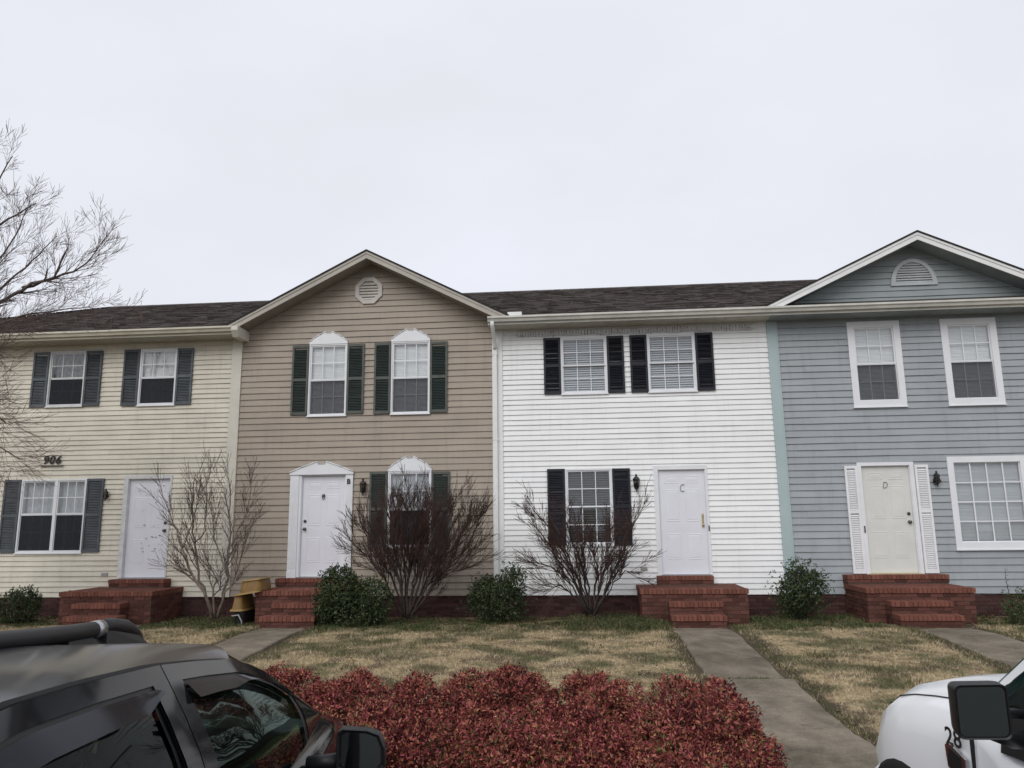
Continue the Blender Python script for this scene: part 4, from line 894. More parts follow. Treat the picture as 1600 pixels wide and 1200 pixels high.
# big bare tree at the left, trunk just outside the frame
tree = thing('bare_tree', 'tall leafless tree at the left edge, its twigs against the sky', 'tree', (-11.7, -4.2, -.48))
q = random.Random(12); tb, tt = MB(), MB()
T0 = Vector((-11.7, -4.2, -.55)); tk = [T0, Vector((-11.66, -4.2, .6)), Vector((-11.6, -4.15, 1.7)), Vector((-11.62, -4.2, 2.4))]
tkm = MB(); tkm.tube(tk, [.20, .16, .145, .15], 10); build('trunk', tkm, bark, tree)
LIMBS = [  # guided limbs: points and radii
 ([(-11.6, -4.2, 2.3), (-10.6, -4.2, 3.9), (-9.55, -4.15, 5.15), (-9.0, -4.1, 5.52), (-8.45, -4.1, 5.72), (-8.25, -4.1, 6.2)], .085, .012, 13),
 ([(-9.0, -4.1, 5.52), (-8.35, -4.0, 5.74), (-7.95, -4.0, 5.95), (-7.62, -4.0, 6.45)], .028, .005, 9),
 ([(-11.6, -4.2, 2.4), (-10.9, -4.4, 4.6), (-10.0, -4.5, 5.9), (-9.2, -4.5, 6.5), (-8.6, -4.5, 6.85)], .085, .008, 15),
 ([(-11.62, -4.2, 2.4), (-11.2, -4.0, 5.0), (-10.5, -3.9, 6.3), (-10.05, -3.8, 7.3), (-9.7, -3.8, 8.1)], .085, .008, 13),
 ([(-11.65, -4.2, 2.4), (-11.6, -4.1, 5.2), (-11.1, -4.0, 6.9), (-10.55, -4.0, 8.0), (-10.2, -4.0, 8.5)], .09, .008, 13),
 ([(-11.62, -4.2, 2.4), (-12.5, -4.6, 4.8), (-13.1, -5.0, 6.4), (-13.5, -5.2, 7.6)], .085, .01, 10),
 ([(-11.62, -4.2, 2.3), (-12.4, -3.6, 4.2), (-13.6, -3.0, 5.6), (-14.6, -2.8, 6.6)], .075, .01, 10),
 ([(-11.6, -4.2, 1.8), (-10.7, -4.4, 3.9), (-9.9, -4.5, 4.6), (-9.0, -4.5, 4.82), (-8.4, -4.45, 4.95), (-7.7, -4.4, 5.05), (-7.25, -4.4, 4.98)], .055, .004, 14),
 ([(-11.4, -4.3, 2.2), (-10.5, -4.7, 4.2), (-9.6, -4.8, 4.35), (-8.9, -4.8, 4.45)], .05, .006, 14),
 ([(-11.5, -4.3, 2.0), (-10.6, -4.8, 3.85), (-9.85, -4.9, 3.8), (-9.1, -4.9, 3.35), (-8.45, -4.9, 2.75), (-8.1, -4.9, 2.55)], .05, .006, 16),
 ([(-11.5, -4.3, 1.9), (-10.6, -4.6, 3.2), (-9.9, -4.7, 3.0), (-9.35, -4.7, 2.45)], .045, .006, 14),
 ([(-11.5, -4.2, 2.2), (-10.6, -4.0, 4.4), (-9.8, -3.9, 5.4), (-9.1, -3.8, 6.1), (-8.7, -3.8, 6.55)], .06, .006, 14),
 ([(-10.6, -4.2, 3.9), (-9.9, -4.4, 4.9), (-9.3, -4.5, 5.6), (-8.9, -4.5, 6.3), (-8.7, -4.5, 6.9)], .04, .005, 12),
 ([(-11.5, -4.3, 2.1), (-10.5, -4.4, 3.5), (-9.9, -4.4, 3.9), (-9.3, -4.4, 3.65), (-8.8, -4.4, 3.2)], .045, .006, 14),
 ([(-11.5, -4.4, 2.0), (-10.6, -4.9, 3.0), (-9.7, -5.0, 3.35), (-9.0, -5.0, 3.95), (-8.7, -5.0, 4.3)], .04, .006, 12),
]
for li, (pts, ra, rb_, kid) in enumerate(LIMBS): limb(tb, tt, pts, ra, rb_, q, int(kid * (2.6 if 7 <= li <= 10 or li > 12 else 1.6)), .80 if 7 <= li <= 10 or li > 12 else .62, 2, .60, .05, .07, {2: 5, 1: 5}, rmin=.0024, start=.22, cf=.40)
build('branch', tb, bark, tree); build('twig', tt, twig_t, tree, kind='stuff'); tree.location.x -= .30; tree.location.z -= .12
# pale crape myrtle between the cream and tan houses
myr = thing('bare_shrub', 'pale leafless crape myrtle in front of the cream corner board', 'shrub', (-7.05, -1.1, -.42))
q = random.Random(31); tb, tt = MB(), MB()
def at(x, y, Y):
    """point on the vertical plane Y seen at photo pixel x, y (used once, at build time, to read positions off the photograph)"""
    dd = fw + rt * ((x - 800) / 1199.3) - up * ((y - 600) / 1199.3); return CAM + dd * ((Y - CAM.y) / dd.y)
for px_, ra, kid in (([(333, 965), (320, 925), (300, 900), (285, 858), (275, 828), (262, 790), (248, 765)], .045, 9), ([(333, 965), (322, 930), (312, 905), (306, 868), (303, 830), (300, 790), (306, 740)], .04, 9), ([(336, 965), (333, 925), (338, 905), (325, 880), (318, 860)], .03, 5),
                     ([(338, 965), (347, 940), (356, 900), (357, 860), (360, 835), (358, 800), (362, 750)], .042, 10), ([(340, 965), (352, 925), (372, 888), (382, 850), (392, 825), (402, 800)], .032, 8), ([(356, 900), (345, 870), (335, 840), (330, 800), (327, 770)], .022, 6), ([(303, 850), (322, 830), (325, 790), (322, 760), (330, 725)], .018, 6),
                     ([(300, 900), (285, 895), (273, 886)], .018, 2), ([(357, 860), (372, 830), (385, 800), (392, 765), (395, 740)], .018, 6), ([(334, 930), (344, 920), (345, 890)], .02, 1), ([(285, 858), (300, 820), (308, 780), (315, 745)], .016, 5)):
    ra *= .74; Y = -1.1 + q.uniform(-.3, .3); P = [at(x, y, -1.1 if y > 930 else Y) for x, y in px_]; limb(tb, tt, P, ra, .007, q, kid + 5, .58, 1, .5, .06, .08, {1: 8}, rmin=.0030, start=.30)
build('branch', tb, bark_pale, myr); build('twig', tt, twig_p, myr, kind='stuff')
# two burning bushes: fans of stems
def burning_bush(label, x, y, stems_, seed, mat, H, dens):
    r = thing('bare_shrub', label, 'shrub', (x, y, -.42), group='dark leafless shrubs before the windows'); q = random.Random(seed); tb, tt = MB(), MB()
    for px_, ra in stems_:
        ra *= .72; Y = y + q.uniform(-.45, .35); P = [at(a_, b_, y if i == 0 else (y + Y) / 2 if i == 1 else Y) for i, (a_, b_) in enumerate(px_)]
        limb(tb, tt, P, ra, .009, q, int(dens[0]), H, 2, .38, .075, .075, {2: dens[1], 1: dens[2]}, rmin=.0030, start=.30)
    build('branch', tb, bark_dark, r); build('twig', tt, mat, r, kind='stuff')
burning_bush('dense leafless burning bush before the lower window of the tan house', -3.42, -1.15,
  [([(632, 965), (600, 905), (575, 870), (552, 850)], .03), ([(632, 965), (612, 900), (590, 865), (566, 820)], .03), ([(634, 965), (620, 895), (600, 850), (585, 805)], .035), ([(634, 965), (625, 890), (612, 845), (605, 800)], .035), ([(635, 965), (632, 890), (625, 840), (622, 795)], .03), ([(636, 965), (640, 890), (645, 840), (642, 790)], .04),
   ([(637, 965), (655, 880), (660, 840), (662, 790)], .035), ([(638, 965), (660, 895), (672, 850), (690, 800)], .035), ([(640, 965), (675, 885), (695, 850), (712, 805)], .04), ([(640, 965), (685, 885), (715, 845), (735, 810)], .03), ([(641, 965), (690, 895), (725, 860), (752, 815)], .028), ([(641, 965), (672, 925), (705, 895), (735, 885)], .018), ([(636, 965), (648, 900), (652, 860), (675, 800)], .03)], 41, twig_r, .66, (15, 7, 4))
burning_bush('vase shaped leafless shrub before the lower window of the white house', .13, -1.15,
  [([(918, 958), (890, 925), (878, 912), (868, 916)], .024), ([(920, 958), (885, 905), (862, 885), (845, 880)], .024), ([(920, 958), (892, 900), (870, 872), (852, 838), (825, 815)], .028), ([(921, 958), (893, 895), (878, 860), (858, 825), (832, 795)], .03), ([(922, 958), (898, 890), (882, 855), (866, 820)], .032), ([(923, 958), (910, 890), (900, 860), (890, 835)], .034), ([(924, 958), (914, 890), (905, 850), (900, 835)], .03),
   ([(927, 958), (931, 900), (932, 870), (936, 850)], .03), ([(928, 958), (944, 895), (946, 870), (950, 855)], .026), ([(929, 958), (940, 900), (955, 865), (963, 850)], .026), ([(930, 958), (958, 895), (968, 870), (980, 830)], .034), ([(931, 958), (962, 890), (975, 862), (990, 815)], .034), ([(931, 958), (960, 910), (975, 895), (990, 893)], .016), ([(925, 958), (905, 905), (885, 880), (875, 870)], .022)], 57, twig_r, .60, (8, 6, 4))
# thin bare sapling at the right
sp = thing('sapling', 'thin bare sapling stem at the right edge before the blue grey siding', 'sapling', (7.72, -.5, -.42)); m = MB(); q = random.Random(2)
m.tube([(7.72, -.5, -.45), (7.73, -.5, 0), (7.70, -.5, .3), (7.71, -.5, .5)], [.008, .007, .005, .003], 5)
for k in range(12):
    z = -.05 + k * .045; s = 1 if k % 2 else -1; m.tube([(7.715, -.5, z), (7.715 + s * .035, -.51, z + .02)], [.004, .003], 4)
build('stem', m, bark_dark, sp)

# grass
def blades(name, X, Y, h, w, lean, mat, parent=None):
    n = len(X); Z = gz(X, Y) - .004; th = rng.random(n) * 6.2832; ph = rng.random(n) * 6.2832; lx = np.cos(ph) * lean * h; ly = np.sin(ph) * lean * h
    dx, dy = np.cos(th) * w / 2, np.sin(th) * w / 2
    V = np.stack([np.stack([X - dx, Y - dy, Z], 1), np.stack([X + dx, Y + dy, Z], 1), np.stack([X + lx, Y + ly, Z + h], 1)], 1).reshape(-1, 3)
    o = npmesh(name, V, np.arange(3 * n).reshape(-1, 3), mat, parent, 'stuff'); return o
def onwalk(X, Y, mg=.03): 
    k = np.zeros(len(X), bool)
    for a_, b_ in WALKS: k |= (X > a_ + mg) & (X < b_ + .07 - mg) & (Y < -1.5)
    return k
n = 330000; Y = -1.5 - 8.4 * rng.random(n) ** 1.15; X = -12.2 + 22 * rng.random(n)
ok = (~onwalk(X, Y)) & ~((X < -1.5) & (Y < -6.5))
for ex_, wd_ in ((2.53, .20), (1.43, .12), (6.48, .16), (5.34, .14), (-4.86, .12), (-5.88, .14)): ok &= ~((np.abs(X - ex_) < wd_ * (.55 + .45 * np.sin(Y * 4.1 + ex_) * np.sin(Y * 1.7))) & (rng.random(n) < .8))
X, Y = X[ok], Y[ok]; n = len(X)
cl = np.sin(X * 3.1 + 2 * np.sin(Y * 2.3)) * np.sin(Y * 3.7 + 2 * np.sin(X * 1.7))
h = rng.uniform(.018, .052, n) * (1 + .35 * cl); blades('grass_blades', X, Y, h, rng.uniform(.004, .009, n), rng.uniform(.3, 1.5, n), blade_m)
# taller greener growth against the foundations and along the walks
def strip(n, xa, xb, ya, yb, hmin, hmax): 
    X = rng.uniform(xa, xb, n); Y = ya + (yb - ya) * rng.random(n); return X, Y, rng.uniform(hmin, hmax, n) * (1 + .5 * np.sin(X * 5) * np.sin(X * 2.3 + 1))
parts = [strip(300, 1.45, 2.5, -5.64, -5.58, .02, .05), strip(900, 1.30, 1.52, -9.9, -1.9, .01, .035), strip(2600, 2.44, 2.66, -9.9, -1.9, .01, .04), strip(700, -5.98, -5.80, -8, -1.9, .01, .04), strip(700, -4.92, -4.7, -8, -1.9, .01, .04), strip(900, 5.2, 5.42, -8, -1.9, .01, .04), strip(700, 6.4, 6.62, -6, -1.9, .01, .04)]
ZON = [(230, -8.2, -6.3, -1.9, -.1, .05), (330, -4.9, 1.0, -2.2, -.3, .045), (150, -.3, 1.0, -1.9, -.3, .11), (60, .9, 1.44, -1.95, -1.3, .13), (190, 2.95, 4.95, -2.0, -.2, .085), (120, 2.5, 5.2, -2.3, -1.6, .05), (120, 6.4, 9.6, -2.2, -.2, .065), (90, -13, -10.2, -1.8, -.1, .05), (90, -4.8, -2.5, -2.1, -1.3, .05)]
LC, LH = [], []
for nz_, xa, xb, ya, yb, hh in ZON:
    for k in range(int(nz_ * .72)):
        cx_, cy_ = rng.uniform(xa, xb), ya + (yb - ya) * rng.random(); sc_ = rng.uniform(.04, .16); m_ = int(rng.uniform(25, 110)); hk = hh * rng.uniform(.4, 1.5)
        X_ = rng.normal(cx_, sc_, m_); Y_ = rng.normal(cy_, sc_ * .8, m_); parts.append((X_, Y_, rng.uniform(.4, 1.1, m_) * hk))
        if rng.random() < .45: LC.append(np.stack([rng.normal(cx_, sc_, m_ // 2), rng.normal(cy_, sc_, m_ // 2), rng.uniform(.2, 1.0, m_ // 2) * hk], 1))
X = np.concatenate([p[0] for p in parts]); Y = np.concatenate([p[1] for p in parts]); h = np.concatenate([p[2] for p in parts])
STO = [(-10.14, -8.28, -1.22, 1), (-6.21, -4.42, -1.22, 1), (1.03, 2.92, -1.22, 1), (4.98, 6.80, -1.22, 1), (-9.66, -8.58, -1.82, 1), (-5.86, -4.85, -1.82, 1), (1.49, 2.42, -1.82, 1), (5.27, 6.3, -1.82, 1)]
def clear(X, Y):
    ok = ~onwalk(X, Y, .0) & (Y < .0)
    for a_, b_, c_, _ in STO: ok &= ~((X > a_) & (X < b_) & (Y > c_))
    return ok
ok = clear(X, Y) | ((Y < -5.57) & (Y > -5.65)); X, Y, h = X[ok], Y[ok], h[ok]; n = len(X); blades('weeds', X, Y, np.abs(h) + .01, rng.uniform(.006, .012, n), rng.uniform(.2, 1.1, n), weed_m)
LC = np.concatenate(LC); LC = LC[clear(LC[:, 0], LC[:, 1])]; LC[:, 2] += gz(LC[:, 0], LC[:, 1])
leaves('ground_cover', LC, unit(len(LC)) * np.array([1, 1, .45]), np.tile(np.array([[0, 0, 1.0]]), (len(LC), 1)) + unit(len(LC)) * .3, rng.uniform(.025, .055, len(LC)), rng.uniform(.014, .03, len(LC)), everg2, None, 'stuff')
# dead leaves and litter along the foundation and on the lawn
n = 5200; X = np.concatenate([rng.uniform(-12, 9.5, n), rng.uniform(-12, 9, 1500)]); Y = np.concatenate([-.05 - 2.0 * rng.random(n) ** 1.6, rng.uniform(-9.8, -2, 1500)]); ok = clear(X, Y); X, Y = X[ok], Y[ok]; n = len(X)
leaves('leaf_litter', np.stack([X, Y, gz(X, Y) + rng.uniform(.008, .03, n)], 1), unit(n) * np.array([1, 1, .25]), np.tile(np.array([[0, 0, 1.0]]), (n, 1)) + unit(n) * .35, rng.uniform(.03, .06, n), rng.uniform(.018, .035, n), litter_m, None, 'stuff')
# tufts
tu = [(rng.uniform(-9, 8), rng.uniform(-7.5, -2.3)) for _ in range(46)] + [(4.45, -3.1), (5.42, -2.9), (6.9, -6.2), (5.2, -5.3), (3.2, -4.2), (-1.95, -6.3), (-1.6, -6.6), (-2.2, -6.1), (-1.75, -6.2)]
X = np.concatenate([rng.normal(a_, .10, 130) for a_, b_ in tu]); Y = np.concatenate([rng.normal(b_, .10, 130) for a_, b_ in tu]); ok = ~onwalk(X, Y, -.05); X, Y = X[ok], Y[ok]; n = len(X)
blades('grass_tufts', X, Y, rng.uniform(.03, .11, n), rng.uniform(.005, .010, n), rng.uniform(.1, .8, n), weed_m)

# mustard tub left of the tan house steps
ty = thing('plastic_tub', 'mustard yellow tiered plastic tub leaning against the tan house steps', 'tub', (-6.4, -1.0, -.42))
def frustum(mb, c0, s0, c1, s1, mi=0):
    mb.add([(c0[0] + a_ * s0[0], c0[1] + b_ * s0[1], c0[2]) for a_, b_ in ((-1, -1), (1, -1), (1, 1), (-1, 1))] + [(c1[0] + a_ * s1[0], c1[1] + b_ * s1[1], c1[2]) for a_, b_ in ((-1, -1), (1, -1), (1, 1), (-1, 1))],
           [(3, 2, 1, 0), (4, 5, 6, 7), (0, 1, 5, 4), (1, 2, 6, 5), (2, 3, 7, 6), (3, 0, 4, 7)], mi)
def tier(cx, cy, z0, z1, sx0, sy0, sx1, sy1, tilt, mi_name, mat):
    m = MB(); n_ = 20
    def ringp(sx, sy, z): 
        o = []
        for k in range(n_):
            t = 2 * math.pi * k / n_; c_, s_ = math.cos(t), math.sin(t); e = .45
            o.append((cx + sx * math.copysign(abs(c_) ** e, c_), cy + sy * math.copysign(abs(s_) ** e, s_), z + tilt * sx * math.copysign(abs(c_) ** e, c_)))
        return o
    m.grid([ringp(sx0, sy0, z0), ringp((sx0 + sx1) / 2, (sy0 + sy1) / 2, (z0 + z1) / 2), ringp(sx1, sy1, z1)], closed=True); m.add(ringp(sx1, sy1, z1), [tuple(range(n_))]); m.add(ringp(sx0, sy0, z0), [tuple(range(n_))[::-1]])
    build(mi_name, m, mat, ty)
tier(-6.29, -1.02, .19, .40, .235, .30, .205, .27, .10, 'upper_tier', yellow); tier(-6.275, -1.02, .40, .425, .225, .30, .215, .29, .12, 'upper_rim', yell_l)
tier(-6.34, -1.02, .155, .185, .27, .35, .25, .33, .16, 'middle_rim', yell_l); tier(-6.52, -1.02, -.13, .12, .125, .32, .085, .27, .0, 'lower_tier', yellow)
tier(-6.53, -1.02, -.155, -.125, .155, .35, .14, .33, .0, 'lower_rim', yell_l)
tier(-6.48, -1.02, -.47, -.155, .10, .27, .115, .30, .0, 'base', black)  # black block added to fill the dark gap under the lower rim
build('handle_bar', MB().tube([(-6.60, -1.34, -.24), (-6.46, -1.36, -.22), (-6.40, -1.34, -.34), (-6.40, -1.34, -.46)], .014, 6), grey_p, ty)

# ------------------------------------------------------------------ vehicles (local frame: +Y forward, +X right, z = 0 at the asphalt)
def interp(tab, y):
    ys = [t[0] for t in tab]; return [float(np.interp(y, ys, [t[k] for t in tab])) for k in range(1, len(tab[0]))]
def lb(name, mb, mat, parent, **k): return build(name, mb, mat, parent, local=True, **k)
def wheel(root, x, y, r, w, side):
    t = MB(); t.lathe([(r * .62, -w / 2), (r * .90, -w / 2), (r, -w * .36), (r, w * .36), (r * .90, w / 2), (r * .62, w / 2)], (x, y, r), 'x', 28); wh = lb('wheel', t, rub, root)
    m = MB(); s = side * w * .42; m.lathe([(r * .63, s), (r * .60, s), (r * .55, s * .5), (.05, s * .5)], (x, y, r), 'x', 28)
    for k in range(6):
        a_ = k * math.pi / 3; m.tube([(x + s * .75, y + .05 * math.cos(a_), r + .05 * math.sin(a_)), (x + s * .8, y + r * .6 * math.cos(a_), r + r * .6 * math.sin(a_))], .026, 5)
    m.lathe([(.07, s * .5), (.06, s * .95), (.02, s)], (x, y, r), 'x', 12); lb('rim', m, alloy, wh)
def body_loft(mb, st, n_side=1):
    """stations (y, list of (x,z) half outline from top centre to bottom centre); mirrored"""
    rows = []
    for y, half in st:
        rows.append([(x, y, z) for x, z in half] + [(-x, y, z) for x, z in half[::-1][1:-1]])
    mb.grid(rows, closed=True, smooth=True); n = len(rows[0])
    mb.add(rows[0], [tuple(range(n))]); mb.add(rows[-1], [tuple(range(n))[::-1]])
# ---- dark SUV
SA = math.radians(9); un = Vector((math.cos(SA), math.sin(SA), 0)); Ms = Vector((-1.20, -11.55, 0)); so_ = Ms - un * 1.04; so_.z = -.78
suv = thing('suv', 'dark grey SUV with window visors parked at left with its nose to the houses', 'car', so_, SA)
EDGE = [(-2.95, .42, 1.60), (-2.6, .45, 1.70), (-2.26, .46, 1.728), (-1.88, .47, 1.710), (-1.36, .475, 1.668), (-.93, .475, 1.612), (-.5, .49, 1.55), (-.2, .505, 1.475), (.05, .525, 1.395), (.4, .575, 1.24), (.75, .645, 1.06)]
BELT = [(-2.95, .70, 1.05), (-2.4, .735, 1.04), (-1.3, .745, 1.01), (0, .735, .985), (.75, .70, .985)]
def side_pt(y, v, s=1, off=0.0):
    ex, ez = interp(EDGE, y); bx, bz = interp(BELT, y); bul = .035 * math.sin(math.pi * v); x = bx + (ex - bx) * v + bul; z = bz + (ez - bz) * v
    nx_, nz_ = (ez - bz), (bx - ex); l_ = math.hypot(nx_, nz_) or 1
    return (s * (x + off * nx_ / l_), y, z + off * nz_ / l_)
def side_patch(mb, ys, vlo, vhi, s, off=0.0, nv=5, off2=None, mi=0):
    rows = []
    for y in ys:
        a_, b_ = (vlo(y) if callable(vlo) else vlo), (vhi(y) if callable(vhi) else vhi); o2 = off if off2 is None else off2
        rows.append([side_pt(y, a_ + (b_ - a_) * k / nv, s, o2 + (off - o2) * k / nv) for k in range(nv + 1)])
    mb.grid(rows if s > 0 else [r_[::-1] for r_ in rows], mi=mi)
lin = lambda a_, b_, n_: [a_ + (b_ - a_) * k / n_ for k in range(n_ + 1)]
def topv(y):   # v where the door frame begins, measured down from the roof edge
    ez = interp(EDGE, y)[1]; bz = interp(BELT, y)[1]; return max(0.02, 1 - .058 / max(ez - bz, .02))
bm = MB()
hl = lambda zt, hx: [(0, zt + .02), (hx * .5, zt + .015), (hx * .8, zt), (hx * .93, zt - .03), (hx, zt - .14), (hx + .015, .62), (hx, .40), (hx * .95, .28), (0, .26)]
body_loft(bm, [(-3.12, hl(.95, .70)), (-3.05, hl(1.0, .77)), (-2.6, hl(1.035, .80)), (-1.3, hl(1.005, .82)), (0, hl(.98, .82)), (.75, hl(.985, .82)), (.95, hl(.955, .81)), (1.3, hl(.90, .80)), (1.62, hl(.82, .76)), (1.78, hl(.70, .68)), (1.84, hl(.60, .60))])
lb('body', bm, car_p, suv)
CROWN = [(-2.95, 1.66), (-2.4, 1.755), (-1.9, 1.752), (-1.46, 1.724), (-1.02, 1.695), (-.6, 1.648), (-.22, 1.592), (.16, 1.520)]
rf = MB(); ys = lin(-2.95, -.40, 24)
rows = []
for y in ys:
    ex, ez = interp(EDGE, y); ex -= .022; w_ = .55 * max(0, min(1, (y + 1.7) / 1.3)) ** 1.5; r_ = []
    for t in lin(1, -1, 26):
        k_ = 1 - abs(t) ** 2.2; y2 = y + w_ * (1 - t * t); zc_ = interp(CROWN, y2)[0] + .010 * max(0, min(1, (-.6 - y2) / .5)); r_.append((ex * t, y2, ez + .008 + (zc_ - ez - .008) * (1 - abs(t) ** 3.2)))
    rows.append(r_)
rf.grid(rows); lb('roof', rf, pmat('roof_paint', (.012, .0125, .016), .17, .5, var=.05, vscale=3), suv)
gr = MB()
for s in (1, -1):
    rows = []
    for y in lin(-2.95, .75, 36):
        ex, ez = interp(EDGE, y); rows.append([(s * (ex - .024), y, ez + .010), (s * (ex - .018), y, ez - .006), (s * (ex + .0), y, ez - .006), (s * (ex + .004), y, ez + .004)])
    gr.grid(rows if s < 0 else [r_[::-1] for r_ in rows], smooth=False)
lb('roof_ditch', gr, car_b, suv)
PIL = [(-1.50, -1.33), (-1.325, -1.20)]
for s in (1, -1):
    m = MB()   # rear door frame + C pillar, front door frame + A pillar
    side_patch(m, lin(-2.95, -1.335, 18), topv, 1.0, s, .012); side_patch(m, lin(-2.95, -2.55, 5), 0, topv, s, .012); side_patch(m, lin(-1.47, -1.335, 4), 0, topv, s, .012)
    lb('rear_door_frame', m, car_p, suv)
    m = MB(); side_patch(m, lin(-1.325, .75, 26), topv, 1.0, s, .012); side_patch(m, lin(-1.325, -1.19, 4), 0, topv, s, .012); side_patch(m, lin(.33, .75, 6), 0, topv, s, .010)
    lb('front_door_frame', m, car_p, suv)
    m = MB(); side_patch(m, lin(-2.6, -1.45, 12), 0, lambda y: min(1, topv(y) + .04), s, -.010); lb('window_glass', m, auto_dk, suv)
    m = MB(); side_patch(m, lin(-1.2, .40, 18), 0, lambda y: min(1, topv(y) + .04), s, -.008); lb('window_glass', m, auto_g, suv)
    m = MB(); side_patch(m, lin(-1.50, -1.16, 6), 0, 1, s, -.004); lb('door_pillar', m, car_b, suv)
    m = MB(); side_patch(m, lin(-2.56, -1.44, 12), lambda y: topv(y) - .035, lambda y: topv(y) + .01, s, .006); side_patch(m, lin(-1.475, -1.45, 2), 0, topv, s, .004)
    side_patch(m, lin(-1.20, .36, 16), lambda y: max(0, topv(y) - .035), lambda y: topv(y) + .01, s, .006); side_patch(m, lin(-1.20, -1.17, 2), 0, topv, s, .004); side_patch(m, lin(.26, .36, 4), 0, topv, s, .004)
    lb('window_seal', m, car_b, suv)
    m = MB(); ts_ = lambda y: min(1, max(0, (-1.46 - y) / .22)); side_patch(m, lin(-2.5, -1.475, 16), lambda y: topv(y) - .02 - .10 * (.2 + .8 * ts_(y)), lambda y: topv(y) - .02, s, .016, off2=.045); lb('window_visor', m, visor_m, suv)
    m = MB(); tf = lambda y: min(1, max(0, (-.35 - y) / .35)); side_patch(m, lin(-1.18, .25, 18), lambda y: max(0, topv(y) - .02 - (.045 + .055 * tf(y))), lambda y: max(.01, topv(y) - .02), s, .016, off2=.040); lb('window_visor', m, visor_m, suv)
# windscreen, rear window
ws = MB(); rows = []
for y in lin(-.42, .78, 10):
    ex, ez = interp(EDGE, min(y, .75)); ex -= .05; f_ = (y + .42) / 1.2; rows.append([(ex * t, y + (.56 - .26 * f_) * (1 - t * t), ez + .006 + (.0 + .055 * math.sin(math.pi * min(1, f_ * 1.0))) * (1 - t * t)) for t in lin(1, -1, 10)])
ws.grid(rows); lb('windscreen', ws, auto_g, suv)
rw = MB(); rw.grid([[(.66 * t, -3.02, 1.06) for t in lin(-1, 1, 6)], [(.42 * t, -2.955, 1.60) for t in lin(-1, 1, 6)]]); lb('rear_window', rw, auto_dk, suv)
# roof rail on the far side
xr = -.24
rl = MB(); rl.tube([(xr, -2.2, 1.80), (xr, -1.6, 1.775), (xr, -1.05, 1.725), (xr, -.76, 1.700), (xr, -.45, 1.678), (xr, -.20, 1.664)], .041, 12); lb('roof_rail', rl, car_b, suv)
rl = MB(); rl.tube([(xr, -.17, 1.668), (xr, -.05, 1.662), (xr, .12, 1.632), (xr, .24, 1.592), (xr, .34, 1.535)], [.036, .042, .044, .038, .024], 12)
rl.add([(xr - .03, -.16, 1.66), (xr + .03, -.16, 1.66), (xr + .05, -.20, 1.575), (xr - .05, -.20, 1.575), (xr - .03, .22, 1.59), (xr + .03, .22, 1.59), (xr + .06, .36, 1.50), (xr - .06, .36, 1.50)], [(0, 1, 2, 3), (4, 7, 6, 5), (0, 4, 5, 1), (1, 5, 6, 2), (3, 2, 6, 7), (0, 3, 7, 4)])
lb('rail_foot', rl, car_b, suv)
rl = MB(); rl.add([(xr - .02, -.52, 1.665), (xr + .02, -.52, 1.665), (xr + .02, -.30, 1.655), (xr - .02, -.30, 1.655), (xr - .04, -.58, 1.59), (xr + .04, -.58, 1.59), (xr + .04, -.26, 1.57), (xr - .04, -.26, 1.57)], [(0, 1, 2, 3), (0, 4, 5, 1), (1, 5, 6, 2), (2, 6, 7, 3), (3, 7, 4, 0)]); lb('rail_foot', rl, car_b, suv)
rl = MB(); rl.tube([(xr, -.255, 1.667), (xr, -.175, 1.664)], [.043, .044], 12); lb('rail_clip', rl, alloy, suv)
# mirrors
def suv_mirror(s):
    x0, z0 = 1.06 * s, 1.02; prof = [(-.125, .085), (-.10, .105), (.03, .095), (.095, .07), (.125, .0), (.125, -.085), (.10, -.115), (-.09, -.115), (-.125, -.09)]
    m = MB(); ring_ = lambda y, k: [(x0 + s * px_ * k, y, z0 + pz * k) for px_, pz in prof]
    m.grid([ring_(-.055, .97), ring_(-.05, 1.0), ring_(.02, 1.0), ring_(.08, .86), ring_(.12, .5)], closed=True); m.add(ring_(.12, .5), [tuple(range(9))])
    m.grid([ring_(-.055, .97), ring_(-.045, .88), ring_(-.03, .86)], closed=True, smooth=False); m.add(ring_(-.03, .86), [tuple(range(9))]); m.tube([(x0 - s * .10, .0, z0 - .06), (x0 - s * .28, .02, z0 - .08)], .04, 8)
    h_ = lb('wing_mirror', m, car_b, suv); g = MB(); g.add([(x0 + s * px_ * .80, -.036 + .012 * px_, z0 + pz * .80) for px_, pz in prof], [tuple(range(9))]); g.add([(x0 + s * px_ * .80, -.0325 + .012 * px_, z0 + pz * .80) for px_, pz in prof], [tuple(range(9))]); lb('mirror_glass', g, mirror_g, h_)
suv_mirror(1); suv_mirror(-1)
